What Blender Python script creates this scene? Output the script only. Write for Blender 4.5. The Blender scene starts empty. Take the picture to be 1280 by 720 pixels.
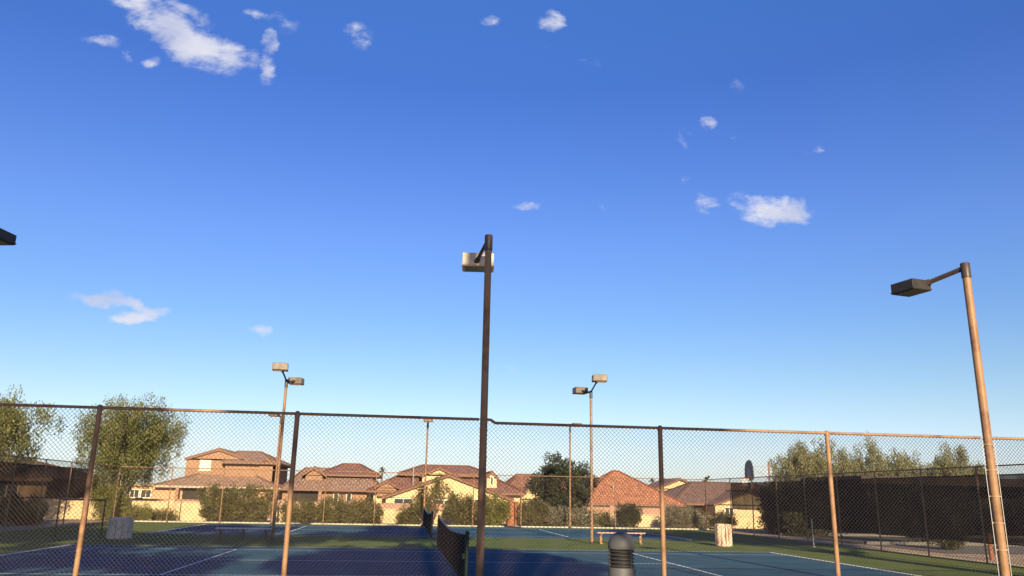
import bpy, math, random
import numpy as np
from mathutils import Vector, Matrix, noise as mnoise
random.seed(7); RNG = np.random.default_rng(11)
S = bpy.context.scene
COL = S.collection

# ------------------------------------------------------------------ camera
cd = bpy.data.cameras.new("camera"); cam = bpy.data.objects.new("camera", cd); COL.objects.link(cam)
cd.sensor_width = 36; cd.lens = 997.3 / 1280 * 36; cd.clip_start = 0.1; cd.clip_end = 9000
R_ = Vector((0.99102203, -0.13242314, 0.01842436)); U_ = Vector((-0.05113673, -0.24810009, 0.96738378)); F_ = Vector((0.12353291, 0.9596408, 0.25264434))
mw = Matrix(((R_.x, U_.x, -F_.x, -1.3397), (R_.y, U_.y, -F_.y, -23.0907), (R_.z, U_.z, -F_.z, 1.7757), (0, 0, 0, 1)))
cam.matrix_world = mw; S.camera = cam

# ------------------------------------------------------------------ light and exposure
SUN_EL = math.radians(21.0)
SUN_AZ = math.radians(3.3)            # light travels towards +Y, a little towards -X
travel = Vector((-math.sin(SUN_AZ) * math.cos(SUN_EL), math.cos(SUN_AZ) * math.cos(SUN_EL), -math.sin(SUN_EL)))
sl = bpy.data.lights.new("sun", 'SUN'); sl.energy = 5.0; sl.angle = math.radians(0.5); sl.color = (1.0, 0.80, 0.50)
so = bpy.data.objects.new("sun", sl); COL.objects.link(so)
so.rotation_mode = 'QUATERNION'; so.rotation_quaternion = travel.to_track_quat('-Z', 'Y'); so.location = (0, -60, 40)
S.view_settings.view_transform = 'Standard'; S.view_settings.look = 'None'
S.view_settings.exposure = 1.28; S.view_settings.gamma = 1
S.render.engine = 'CYCLES'
S.cycles.use_denoising = True
S.cycles.max_bounces = 6; S.cycles.transparent_max_bounces = 16

# ------------------------------------------------------------------ world: sky with a few small clouds
W = bpy.data.worlds.new("World"); S.world = W; W.use_nodes = True
nt = W.node_tree; N = nt.nodes; L = nt.links; N.clear()
def wn(t, **k):
    n = N.new(t)
    for a, b in k.items(): setattr(n, a, b)
    return n
out = wn('ShaderNodeOutputWorld'); bg = wn('ShaderNodeBackground'); L.new(bg.outputs[0], out.inputs[0])
bg.inputs['Strength'].default_value = 0.05
sky = wn('ShaderNodeTexSky', sky_type='NISHITA', sun_disc=False)
sky.sun_elevation = SUN_EL; sky.sun_rotation = math.pi - SUN_AZ
sky.altitude = 300; sky.air_density = 1.0; sky.dust_density = 0.4; sky.ozone_density = 2.0
hsv = wn('ShaderNodeHueSaturation'); hsv.inputs['Saturation'].default_value = 1.0; hsv.inputs['Value'].default_value = 1.0
tc0 = wn('ShaderNodeTexCoord'); sp0 = wn('ShaderNodeSeparateXYZ'); L.new(tc0.outputs['Generated'], sp0.inputs[0])
ramp = wn('ShaderNodeValToRGB'); L.new(sp0.outputs[2], ramp.inputs[0])
# colour balance of the clear air by height above the horizon, the same all round
KEYS = [(0.0, (.85, .95, 1.3)), (.058, (1.02, 1.0, 1.18)), (.107, (.95, .98, 1.07)), (.15, (.86, .96, 1.09)), (.21, (.76, .93, 1.22)), (.306, (.72, .91, 1.42)), (.40, (.60, .83, 1.47)), (.48, (.50, .78, 1.48)), (.565, (.54, .92, 1.65)), (1.0, (.56, .95, 1.7))]
ramp.color_ramp.elements[0].position = KEYS[0][0]; ramp.color_ramp.elements[0].color = (*[c/3 for c in KEYS[0][1]], 1)
ramp.color_ramp.elements[1].position = KEYS[-1][0]; ramp.color_ramp.elements[1].color = (*[c/3 for c in KEYS[-1][1]], 1)
for kp, kc in KEYS[1:-1]:
    e = ramp.color_ramp.elements.new(kp); e.color = (*[c/3 for c in kc], 1)
tint = wn('ShaderNodeVectorMath', operation='MULTIPLY'); L.new(sky.outputs[0], tint.inputs[0]); L.new(ramp.outputs[0], tint.inputs[1])
tin3 = wn('ShaderNodeVectorMath', operation='SCALE'); L.new(tint.outputs[0], tin3.inputs[0]); tin3.inputs['Scale'].default_value = 3.0
L.new(tin3.outputs[0], hsv.inputs['Color'])
geo = wn('ShaderNodeTexCoord'); sep = wn('ShaderNodeSeparateXYZ'); L.new(geo.outputs['Generated'], sep.inputs[0])
def math_(op, a, b=None, c=None, clamp=False):
    n = wn('ShaderNodeMath', operation=op, use_clamp=clamp)
    for i, v in enumerate((a, b, c)):
        if v is None: continue
        if isinstance(v, (int, float)): n.inputs[i].default_value = v
        else: L.new(v, n.inputs[i])
    return n.outputs[0]
ady = math_('MAXIMUM', math_('ABSOLUTE', sep.outputs[1]), 0.02)
u = math_('DIVIDE', sep.outputs[0], ady); v = math_('DIVIDE', sep.outputs[2], ady)
comb = wn('ShaderNodeCombineXYZ'); L.new(u, comb.inputs[0]); L.new(v, comb.inputs[1])
def noise_(vec, sc, det, rough=0.55, w=0.0):
    n = wn('ShaderNodeTexNoise', noise_dimensions='4D'); n.inputs['Scale'].default_value = sc; n.inputs['Detail'].default_value = det
    n.inputs['Roughness'].default_value = rough; n.inputs['W'].default_value = w
    L.new(vec, n.inputs['Vector']); return n
warp = noise_(comb.outputs[0], 26, 4, 0.6, 1.3)
wsub = wn('ShaderNodeVectorMath', operation='SUBTRACT'); L.new(warp.outputs['Color'], wsub.inputs[0]); wsub.inputs[1].default_value = (0.5, 0.5, 0.5)
wmul = wn('ShaderNodeVectorMath', operation='MULTIPLY'); L.new(wsub.outputs[0], wmul.inputs[0]); wmul.inputs[1].default_value = (0.05, 0.03, 0)
wadd = wn('ShaderNodeVectorMath', operation='ADD'); L.new(comb.outputs[0], wadd.inputs[0]); L.new(wmul.outputs[0], wadd.inputs[1])
UV = wadd.outputs[0]
CLOUDS=[(-0.3482,0.6038,10.95,-5.51,-20.48,-27.83,1),(-0.3149,0.583,12.82,-4.14,-15.94,-32.75,1),(-0.2796,0.5721,19.11,-2.28,-8.55,-41.52,1),(-0.3233,0.6284,19.5,-6.87,-40.61,-76.04,0.7),(-0.3924,0.6295,29.72,-9.9,-51.55,-96.6,0.8),(-0.422,0.5722,35.83,2.37,-0.32,-106.45,0.4),(-0.3885,0.5542,81.98,-7.57,-25.41,-121.83,0.6),(-0.3562,0.5456,93.61,34.06,55.86,-131.14,0.5),(-0.2096,0.5476,66.36,16.66,12.2,-40.38,0.75),(-0.2086,0.5937,91.74,-19.76,-15.39,-49.9,0.6),(-0.2313,0.632,55.64,-16.11,-45.81,-109.72,0.5),(-0.1963,0.6221,34.04,-10.2,-26.65,-63.83,0.3),(-0.0897,0.6107,39.24,-29.18,-36.95,-38.14,0.55),(0.0903,0.6585,62.29,1.58,10.18,-96.69,0.4),(0.1794,0.6613,42.79,-6.41,-5.8,-63,0.7),(0.1681,0.6252,107.98,0.91,12.98,-129.97,0.25),(0.2332,0.6047,47.54,-7.83,-8.26,-85.52,0.2),(0.3704,0.4964,82.38,54.9,33.85,-42.67,0.5),(0.4035,0.524,76.58,23.8,50.03,-109.07,0.4),(0.4405,0.4996,104.64,-5.57,10.81,-134.15,0.3),(0.4599,0.59,48.32,-51.78,-58.08,-46.1,0.25),(0.5693,0.4899,62.76,-5.19,10.4,-133.17,0.45),(0.3702,0.4308,116.84,26.38,56.38,-163.1,0.45),(0.4026,0.3997,46.14,-18.11,-17.2,-55.74,0.6),(0.4983,0.3943,18.42,-2.2,0.69,-49.12,1),(0.4539,0.4009,36.23,-18.16,-25.72,-61.73,0.5),(0.5402,0.3995,69.75,-5.42,4,-59.56,0.6),(0.145,0.3787,54.06,0.77,9.9,-145.78,0.6),(0.2519,0.3837,111.96,-1.2,14.59,-215.88,0.3),(-0.3729,0.2227,25.82,1.54,-4.88,-111.99,1.0),(-0.343,0.2202,28.49,-8.31,-51.21,-120.45,0.9),(-0.3315,0.2037,33.71,4.42,6.87,-143.37,0.95),(-0.3093,0.2118,38.22,4.79,5.42,-110.76,1.0),(-0.1821,0.1917,69.47,6.59,7.5,-165.46,0.85),(-0.2644,0.1889,118.3,13.61,9.12,-200.71,0.25),(0.0747,0.1529,70.55,2.29,9.5,-245.86,0.25),(0.1307,0.1571,81.11,1.51,7.59,-195.04,0.25),(-0.152,0.5243,95,7.69,9.51,-105.06,0.2),(-0.3071,0.5598,32.65,1.29,-0.31,-70.43,0.9)]
acc = None
for (u0, v0, a, b, c, d, s) in CLOUDS:
    sub = wn('ShaderNodeVectorMath', operation='SUBTRACT'); L.new(UV, sub.inputs[0]); sub.inputs[1].default_value = (u0, v0, 0)
    d1 = wn('ShaderNodeVectorMath', operation='DOT_PRODUCT'); L.new(sub.outputs[0], d1.inputs[0]); d1.inputs[1].default_value = (a, b, 0)
    d2 = wn('ShaderNodeVectorMath', operation='DOT_PRODUCT'); L.new(sub.outputs[0], d2.inputs[0]); d2.inputs[1].default_value = (c, d, 0)
    p1 = math_('MULTIPLY', d1.outputs['Value'], d1.outputs['Value'])
    r2 = math_('MULTIPLY_ADD', d2.outputs['Value'], d2.outputs['Value'], p1)
    m = math_('MULTIPLY', math_('MULTIPLY_ADD', r2, -0.62, 1.0, clamp=True), s)
    acc = m if acc is None else math_('MAXIMUM', acc, m)
cmap = wn('ShaderNodeMapping'); cmap.inputs['Scale'].default_value = (.75, 1.35, 1); cmap.inputs['Rotation'].default_value = (0, 0, math.radians(18)); L.new(comb.outputs[0], cmap.inputs['Vector'])
n1 = noise_(cmap.outputs[0], 24, 9, 0.58, 0.4)
n2 = noise_(comb.outputs[0], 11, 3, 0.5, 5.0)
n3 = noise_(cmap.outputs[0], 95, 5, 0.6, 2.2)
cov = math_('MULTIPLY_ADD', math_('SUBTRACT', n1.outputs['Fac'], 0.5), 2.7, math_('MULTIPLY_ADD', math_('SUBTRACT', n3.outputs['Fac'], 0.5), 0.8, acc))
covr = wn('ShaderNodeMapRange', interpolation_type='SMOOTHSTEP'); L.new(cov, covr.inputs['Value'])
covr.inputs['From Min'].default_value = 0.12; covr.inputs['From Max'].default_value = 1.2
gate = math_('MULTIPLY', acc, 3.0, clamp=True)
fac = math_('MULTIPLY', math_('MULTIPLY', covr.outputs[0], gate), 0.93)
# far thin haze-like wisps share the same colour; cloud brightness relative to the sky unit
ccol = wn('ShaderNodeMix', data_type='RGBA'); ccol.inputs['A'].default_value = (4.4, 4.8, 6.4, 1); ccol.inputs['B'].default_value = (6.8, 6.8, 7.4, 1)
L.new(math_('MULTIPLY_ADD', math_('SUBTRACT', n2.outputs['Fac'], 0.42), 4.0, 0.35, clamp=True), ccol.inputs['Factor'])
mix = wn('ShaderNodeMix', data_type='RGBA'); L.new(fac, mix.inputs['Factor']); L.new(hsv.outputs[0], mix.inputs['A']); L.new(ccol.outputs['Result'], mix.inputs['B'])
L.new(mix.outputs['Result'], bg.inputs['Color'])

# ------------------------------------------------------------------ materials
def nodes_of(m):
    m.use_nodes = True; t = m.node_tree
    return t, t.nodes, t.links, t.nodes['Principled BSDF']
def mat(name, c, var=0.12, scale=3.0, rough=0.8, bump=0.0, bscale=40, spec=0.3, dark=None, dscale=0.8, dlo=0.5, dhi=0.7, metal=0, stretch=None, damt=1.0):
    """base colour c, fine noise variation, optional second colour in large worn patches"""
    m = bpy.data.materials.new(name); t, n, l, p = nodes_of(m)
    p.inputs['Roughness'].default_value = rough; p.inputs['Specular IOR Level'].default_value = spec; p.inputs['Metallic'].default_value = metal
    g = n.new('ShaderNodeNewGeometry'); vec = g.outputs['Position']
    if stretch:
        mp = n.new('ShaderNodeMapping'); mp.inputs['Scale'].default_value = stretch; l.new(vec, mp.inputs['Vector']); vec = mp.outputs[0]
    nz = n.new('ShaderNodeTexNoise'); nz.inputs['Scale'].default_value = scale; nz.inputs['Detail'].default_value = 6; l.new(vec, nz.inputs['Vector'])
    mr = n.new('ShaderNodeMapRange'); mr.inputs['From Min'].default_value = 0.3; mr.inputs['From Max'].default_value = 0.7
    mr.inputs['To Min'].default_value = 1 - var; mr.inputs['To Max'].default_value = 1 + var; l.new(nz.outputs['Fac'], mr.inputs['Value'])
    base = None
    if dark:
        nd = n.new('ShaderNodeTexNoise'); nd.inputs['Scale'].default_value = dscale; nd.inputs['Detail'].default_value = 8; nd.inputs['Roughness'].default_value = 0.65; l.new(vec, nd.inputs['Vector'])
        md = n.new('ShaderNodeMapRange'); md.inputs['From Min'].default_value = dlo; md.inputs['From Max'].default_value = dhi; md.inputs['To Max'].default_value = damt; l.new(nd.outputs['Fac'], md.inputs['Value'])
        mx = n.new('ShaderNodeMix'); mx.data_type = 'RGBA'; l.new(md.outputs[0], mx.inputs['Factor'])
        mx.inputs['A'].default_value = (*c, 1); mx.inputs['B'].default_value = (*dark, 1); base = mx.outputs['Result']
    sc = n.new('ShaderNodeVectorMath'); sc.operation = 'SCALE'
    if base: l.new(base, sc.inputs[0])
    else: sc.inputs[0].default_value = c
    l.new(mr.outputs[0], sc.inputs['Scale']); l.new(sc.outputs[0], p.inputs['Base Color'])
    if bump:
        nb = n.new('ShaderNodeTexNoise'); nb.inputs['Scale'].default_value = bscale; nb.inputs['Detail'].default_value = 5; l.new(g.outputs['Position'], nb.inputs['Vector'])
        b = n.new('ShaderNodeBump'); b.inputs['Strength'].default_value = bump; b.inputs['Distance'].default_value = 0.02
        l.new(nb.outputs['Fac'], b.inputs['Height']); l.new(b.outputs[0], p.inputs['Normal'])
    return m
def leafmat(name, c1, c2, trans=0.3, rough=0.65):
    m = bpy.data.materials.new(name); t, n, l, p = nodes_of(m)
    g = n.new('ShaderNodeNewGeometry')
    nz = n.new('ShaderNodeTexNoise'); nz.inputs['Scale'].default_value = 1.3; nz.inputs['Detail'].default_value = 3; l.new(g.outputs['Position'], nz.inputs['Vector'])
    ad = n.new('ShaderNodeMath'); ad.operation = 'MULTIPLY_ADD'; ad.use_clamp = True
    l.new(nz.outputs['Fac'], ad.inputs[0]); ad.inputs[1].default_value = 1.2
    sb = n.new('ShaderNodeMath'); sb.operation = 'MULTIPLY_ADD'; l.new(g.outputs['Random Per Island'], sb.inputs[0]); sb.inputs[1].default_value = 0.6; sb.inputs[2].default_value = -0.42
    l.new(sb.outputs[0], ad.inputs[2])
    mx = n.new('ShaderNodeMix'); mx.data_type = 'RGBA'; l.new(ad.outputs[0], mx.inputs['Factor']); mx.inputs['A'].default_value = (*c1, 1); mx.inputs['B'].default_value = (*c2, 1)
    l.new(mx.outputs['Result'], p.inputs['Base Color']); p.inputs['Roughness'].default_value = rough; p.inputs['Specular IOR Level'].default_value = 0.25
    tr = n.new('ShaderNodeBsdfTranslucent'); l.new(mx.outputs['Result'], tr.inputs['Color'])
    ms = n.new('ShaderNodeMixShader'); ms.inputs[0].default_value = trans
    l.new(p.outputs[0], ms.inputs[1]); l.new(tr.outputs[0], ms.inputs[2]); l.new(ms.outputs[0], n['Material Output'].inputs[0])
    return m
def tilemat(name, c1, c2, tw=0.33, th=0.38):
    """barrel clay tiles by UV in metres: rows of rounded pans with colour from tile to tile"""
    m = bpy.data.materials.new(name); t, n, l, p = nodes_of(m)
    uv = n.new('ShaderNodeUVMap')
    br = n.new('ShaderNodeTexBrick'); br.offset = 0.0; l.new(uv.outputs[0], br.inputs['Vector'])
    br.inputs['Color1'].default_value = (*c1, 1); br.inputs['Color2'].default_value = (*c2, 1); br.inputs['Mortar'].default_value = (c1[0]*.35, c1[1]*.3, c1[2]*.3, 1)
    br.inputs['Scale'].default_value = 1; br.inputs['Mortar Size'].default_value = 0.03; br.inputs['Brick Width'].default_value = tw; br.inputs['Row Height'].default_value = th
    nz = n.new('ShaderNodeTexNoise'); nz.inputs['Scale'].default_value = 1.4; nz.inputs['Detail'].default_value = 6; l.new(uv.outputs[0], nz.inputs['Vector'])
    mr = n.new('ShaderNodeMapRange'); mr.inputs['From Min'].default_value = 0.3; mr.inputs['From Max'].default_value = 0.7; mr.inputs['To Min'].default_value = .72; mr.inputs['To Max'].default_value = 1.25; l.new(nz.outputs['Fac'], mr.inputs['Value'])
    sc = n.new('ShaderNodeVectorMath'); sc.operation = 'SCALE'; l.new(br.outputs['Color'], sc.inputs[0]); l.new(mr.outputs[0], sc.inputs['Scale'])
    l.new(sc.outputs[0], p.inputs['Base Color']); p.inputs['Roughness'].default_value = 0.85
    sx = n.new('ShaderNodeSeparateXYZ'); l.new(uv.outputs[0], sx.inputs[0])
    a = n.new('ShaderNodeMath'); a.operation = 'MULTIPLY'; a.inputs[1].default_value = 2*math.pi/tw; l.new(sx.outputs[0], a.inputs[0])
    s = n.new('ShaderNodeMath'); s.operation = 'SINE'; l.new(a.outputs[0], s.inputs[0])
    f = n.new('ShaderNodeMath'); f.operation = 'MULTIPLY'; f.inputs[1].default_value = -1/th; l.new(sx.outputs[1], f.inputs[0])
    fr = n.new('ShaderNodeMath'); fr.operation = 'FRACT'; l.new(f.outputs[0], fr.inputs[0])
    ad = n.new('ShaderNodeMath'); ad.operation = 'MULTIPLY_ADD'; l.new(s.outputs[0], ad.inputs[0]); ad.inputs[1].default_value = .5; l.new(fr.outputs[0], ad.inputs[2])
    b = n.new('ShaderNodeBump'); b.inputs['Strength'].default_value = 0.8; b.inputs['Distance'].default_value = 0.06; l.new(ad.outputs[0], b.inputs['Height']); l.new(b.outputs[0], p.inputs['Normal'])
    return m
def screenmat(name, c, opacity):
    m = bpy.data.materials.new(name); t, n, l, p = nodes_of(m)
    p.inputs['Base Color'].default_value = (*c, 1); p.inputs['Roughness'].default_value = 0.9; p.inputs['Specular IOR Level'].default_value = 0.1
    g = n.new('ShaderNodeNewGeometry'); nz = n.new('ShaderNodeTexNoise'); nz.inputs['Scale'].default_value = 1.1; nz.inputs['Detail'].default_value = 5; l.new(g.outputs['Position'], nz.inputs['Vector'])
    mr = n.new('ShaderNodeMapRange'); mr.inputs['From Min'].default_value = .35; mr.inputs['From Max'].default_value = .65; mr.inputs['To Min'].default_value = opacity-.05; mr.inputs['To Max'].default_value = opacity+.05; l.new(nz.outputs['Fac'], mr.inputs['Value'])
    tr = n.new('ShaderNodeBsdfTransparent'); ms = n.new('ShaderNodeMixShader'); l.new(mr.outputs[0], ms.inputs[0])
    l.new(tr.outputs[0], ms.inputs[1]); l.new(p.outputs[0], ms.inputs[2]); l.new(ms.outputs[0], n['Material Output'].inputs[0])
    return m
M = {}
M['ground'] = mat('desert_gravel', (.34, .25, .17), .25, 2.5, .95, .6, 25, dark=(.22, .17, .12), dscale=.25)
M['green'] = mat('green_court_paint', (.085, .115, .035), .18, 1.2, .95, .25, 120, spec=.08, dark=(.11, .13, .05), dscale=.35, dlo=.45, dhi=.75)
M['blue'] = mat('blue_court_paint', (.024, .078, .124), .18, 1.0, .95, .25, 120, spec=.06, dark=(.050, .094, .124), dscale=.45, dlo=.45, dhi=.8)
M['white'] = mat('white_line_paint', (.78, .78, .74), .12, 3, .6, dark=(.45, .45, .42), dscale=2.5, dlo=.55, dhi=.75)
M['asphalt'] = mat('asphalt', (.05, .048, .045), .2, 2, .9, .4, 60)
M['concrete'] = mat('concrete', (.12, .11, .095), .12, 2, .9, .3, 40)
M['kerb'] = mat('pale_kerb', (.40, .38, .31), .15, 2, .9, .3, 40)
M['brown'] = mat('brown_painted_steel', (.22, .128, .070), .12, 5, .5, .12, 60, dark=(.12, .055, .03), dscale=2.2, dlo=.48, dhi=.66)
M['bronze'] = mat('dark_bronze_steel', (.045, .034, .028), .15, 4, .45, .05, 60)
M['housing'] = mat('weathered_lamp_housing', (.085, .064, .048), .2, 6, .45, .08, 60, dark=(.15, .115, .085), dscale=3, dlo=.45, dhi=.7)
M['housing_sunlit'] = mat('sunlit_lamp_housing', (.50, .43, .33), .2, 6, .45, .08, 60, dark=(.22, .17, .13), dscale=3, dlo=.5, dhi=.7)  # bright copy of the housing, sunlight on the centre lamp put into its colour
M['lens'] = mat('lamp_glass', (.16, .15, .14), .1, 4, .15, spec=.5)
M['wire'] = mat('brown_coated_wire', (.045, .034, .029), .15, 3, .4)
M['wirefar'] = mat('dull_coated_wire', (.05, .035, .028), .15, 3, .6)
M['screen'] = screenmat('dark_windscreen_cloth', (.018, .018, .018), .88)
M['hem'] = mat('windscreen_hem', (.02, .018, .017), .15, 4, .9)
M['netcord'] = mat('black_net_cord', (.008, .009, .010), .2, 5, .8)
M['netband'] = mat('net_headband', (.42, .43, .42), .12, 4, .8)
M['greenpost'] = mat('green_net_post', (.010, .022, .017), .15, 4, .45)
M['bollard'] = mat('grey_bollard_paint', (.060, .062, .068), .18, 7, .55, .15, 90)
M['bollard_louvre'] = mat('dark_louvre_paint', (.025, .025, .027), .15, 6, .5)
M['bollard_dark'] = mat('bollard_inner', (.012, .012, .012), .1, 5, .7)
M['aggregate'] = mat('exposed_aggregate', (.68, .53, .40), .4, 40, .9, .8, 60, dark=(.25, .19, .15), dscale=9)
M['stave'] = mat('stained_cream_stave', (.55, .45, .34), .18, 6, .8, .3, 50, dark=(.20, .075, .04), dscale=2.6, dlo=.47, dhi=.6, stretch=(4, 4, .5))
M['benchwood'] = mat('weathered_bench_board', (.36, .25, .19), .15, 4, .8, .3, 50, stretch=(.6, 6, 6))
M['benchpale'] = mat('pale_bench_board', (.62, .52, .46), .12, 4, .7, .2, 50, stretch=(.6, 6, 6))
M['board'] = mat('navy_backboard', (.035, .045, .075), .1, 3, .4)
M['boardmark'] = mat('grey_target_mark', (.22, .25, .32), .1, 3, .5)
M['rim'] = mat('orange_rim', (.5, .11, .03), .1, 3, .5)
M['netwhite'] = mat('white_net_string', (.75, .7, .65), .1, 3, .9)
M['galv'] = mat('galvanised_steel', (.4, .4, .4), .12, 5, .4, metal=.3)
M['band'] = mat('dull_brace_band', (.30, .22, .16), .15, 5, .6)
M['housing_shaded'] = mat('shaded_lamp_housing', (.028, .024, .022), .2, 6, .5, .08, 60)  # darker copy of the housing, partial shade put into its colour
M['rust'] = mat('rusty_post', (.22, .09, .05), .25, 8, .9)
M['stucco_tan'] = mat('tan_stucco', (.42, .26, .155), .07, .8, .95, .3, 30)
M['stucco_pink'] = mat('pinkish_stucco', (.26, .155, .10), .07, .8, .95, .3, 30)
M['stucco_yellow'] = mat('cream_stucco', (.52, .39, .22), .06, .8, .95, .3, 30)
M['stucco_dark'] = mat('dark_brown_stucco', (.05, .038, .032), .1, .8, .95, .3, 30)
M['wallcream'] = mat('cream_block_wall', (.56, .43, .25), .10, 1.5, .95, .5, 20, dark=(.48, .36, .22), dscale=.9, dlo=.5, dhi=.75)
M['wallpink'] = mat('pinkish_block_wall', (.33, .20, .15), .10, 1.5, .95, .5, 20)
M['terra'] = mat('terracotta_block', (.28, .115, .07), .15, 2, .95, .4, 20)
M['tile_pink'] = tilemat('pinkish_clay_tile', (.43, .275, .185), (.32, .20, .135))
M['tile_red'] = tilemat('red_clay_tile', (.35, .17, .11), (.25, .12, .08))
M['tile_orange'] = tilemat('orange_clay_tile', (.46, .20, .105), (.36, .145, .08))
M['tile_brown'] = tilemat('brown_clay_tile', (.27, .16, .12), (.19, .11, .085))
M['fascia'] = mat('fascia_board', (.17, .10, .07), .1, 2, .8)
M['fascia_light'] = mat('pale_fascia_board', (.40, .29, .21), .1, 2, .8)
M['dark'] = mat('painted_porch_shade', (.03, .025, .022), .2, 1, .9)  # near-black colour standing in for porch shade
M['glass'] = mat('window_glass', (.035, .04, .045), .1, 1, .12, spec=.6)
M['glass_pale'] = mat('window_glass_with_pale_blind', (.42, .44, .38), .1, 1, .35, spec=.5)
M['frame'] = mat('window_trim', (.62, .55, .42), .08, 2, .8)
M['bark'] = mat('brown_bark', (.11, .075, .05), .25, 6, .95, .6, 30)
M['greybark'] = mat('grey_bark', (.17, .14, .11), .25, 6, .95, .6, 30)
M['lf_olive'] = leafmat('olive_green_leaves', (.045, .055, .016), (.16, .155, .05))
M['lf_palo'] = leafmat('palo_verde_leaves', (.075, .088, .03), (.25, .245, .095), .4)
M['lf_dark'] = leafmat('dark_green_leaves', (.018, .026, .012), (.06, .065, .03), .15)
M['lf_pale'] = leafmat('pale_olive_leaves', (.10, .105, .045), (.25, .24, .12), .35)
M['lf_sage'] = leafmat('sage_grey_leaves', (.09, .085, .055), (.24, .22, .15), .2)
M['lf_yel'] = leafmat('yellow_green_leaves', (.09, .10, .02), (.24, .24, .06), .35)
M['lf_ole'] = leafmat('oleander_leaves', (.06, .065, .022), (.19, .17, .065), .3)

# ------------------------------------------------------------------ mesh helpers
class MB:
    def __init__(s): s.v = []; s.f = []; s.uv = []
    def face(s, pts, uv=None):
        i = len(s.v); s.v += [tuple(p) for p in pts]; s.f.append(tuple(range(i, i+len(pts)))); s.uv.append(uv or [(0, 0)]*len(pts))
    def add(s, vs, fs):
        i = len(s.v); s.v += [tuple(p) for p in vs]
        for f in fs: s.f.append(tuple(i+k for k in f)); s.uv.append([(0, 0)]*len(f))
    def box(s, x0, x1, y0, y1, z0, z1, M_=None, bev=0.0):
        if bev:
            b = bev; prof = [(x0+b, y0), (x1-b, y0), (x1, y0+b), (x1, y1-b), (x1-b, y1), (x0+b, y1), (x0, y1-b), (x0, y0+b)]
            ins = [(min(max(x, x0+b), x1-b), min(max(y, y0+b), y1-b)) for x, y in prof]
            vs = [(x, y, z0) for x, y in ins] + [(x, y, z0+b) for x, y in prof] + [(x, y, z1-b) for x, y in prof] + [(x, y, z1) for x, y in ins]
            fs = [tuple(range(7, -1, -1)), tuple(range(24, 32))]
            for r in range(3):
                for k in range(8): fs.append((r*8+k, r*8+(k+1) % 8, (r+1)*8+(k+1) % 8, (r+1)*8+k))
        else:
            vs = [(x0, y0, z0), (x1, y0, z0), (x1, y1, z0), (x0, y1, z0), (x0, y0, z1), (x1, y0, z1), (x1, y1, z1), (x0, y1, z1)]
            fs = [(3, 2, 1, 0), (4, 5, 6, 7), (0, 1, 5, 4), (1, 2, 6, 5), (2, 3, 7, 6), (3, 0, 4, 7)]
        if M_: vs = [tuple(M_ @ Vector(p)) for p in vs]
        s.add(vs, fs); return s
    def tube(s, pts, r, n=8, cap=True):
        pts = [Vector(p) for p in pts]; rs = r if isinstance(r, (list, tuple)) else [r]*len(pts)
        rings = []; prev = None
        for i, p in enumerate(pts):
            d = (pts[min(i+1, len(pts)-1)] - pts[max(i-1, 0)]).normalized()
            if prev is None: a = Vector((0, 0, 1)) if abs(d.z) < .9 else Vector((1, 0, 0)); x = d.cross(a).normalized()
            else: x = (prev - d*prev.dot(d)).normalized()
            prev = x; y = d.cross(x)
            rings.append([p + (x*math.cos(2*math.pi*k/n) + y*math.sin(2*math.pi*k/n))*rs[i] for k in range(n)])
        vs = [q for rg in rings for q in rg]; fs = []
        for i in range(len(pts)-1):
            for k in range(n): fs.append((i*n+k, i*n+(k+1) % n, (i+1)*n+(k+1) % n, (i+1)*n+k))
        if cap: fs += [tuple(range(n-1, -1, -1)), tuple(range((len(pts)-1)*n, len(pts)*n))]
        s.add(vs, fs); return s
    def lathe(s, prof, n=24, cx=0, cy=0):
        vs = [(cx+r*math.cos(2*math.pi*k/n), cy+r*math.sin(2*math.pi*k/n), z) for r, z in prof for k in range(n)]; fs = []
        for i in range(len(prof)-1):
            for k in range(n): fs.append((i*n+k, i*n+(k+1) % n, (i+1)*n+(k+1) % n, (i+1)*n+k))
        fs += [tuple(range(n-1, -1, -1)), tuple(range((len(prof)-1)*n, len(prof)*n))]
        s.add(vs, fs); return s
    def slab(s, top, th=0.16):
        """roof slope: top polygon (first edge is the eave), thickness th, UV in metres on top"""
        P = [Vector(p) for p in top]; e = (P[1]-P[0]).normalized(); nrm = (P[1]-P[0]).cross(P[-1]-P[0]).normalized()
        if nrm.z < 0: nrm = -nrm
        up = nrm.cross(e)
        if up.z < 0: up = -up
        uv = [((p-P[0]).dot(e), (p-P[0]).dot(up)) for p in P]
        s.face(P, uv); Q = [p - Vector((0, 0, th)) for p in P]; s.face(Q[::-1])
        for i in range(len(P)):
            j = (i+1) % len(P); s.face([P[i], Q[i], Q[j], P[j]])
    def build(s, name, m, parent=None, smooth=False, kind=None):
        me = bpy.data.meshes.new(name); me.from_pydata(s.v, [], s.f)
        ul = me.uv_layers.new(name='UVMap'); k = 0; flat = []
        for f in s.uv: flat += [c for q in f for c in q]
        ul.data.foreach_set('uv', flat)
        me.materials.append(m)
        if smooth:
            me.shade_smooth()
            try: me.set_sharp_from_angle(angle=math.radians(40))
            except Exception: pass
        me.update(); o = bpy.data.objects.new(name, me); COL.objects.link(o)
        if parent: o.parent = parent
        if kind: o['kind'] = kind
        return o
def tag(o, label, cat, group=None):
    o['label'] = label; o['category'] = cat
    if group: o['group'] = group
    return o
def thing(name, label, cat, loc=(0, 0, 0), rz=0.0, group=None):
    o = bpy.data.objects.new(name, None); o.empty_display_size = .3; COL.objects.link(o); o.location = loc; o.rotation_euler = (0, 0, rz)
    return tag(o, label, cat, group)
def struct(o): o['kind'] = 'structure'; return o
def kids(o): return [c for c in COL.objects if c.parent == o]
CHILD = {}
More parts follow.
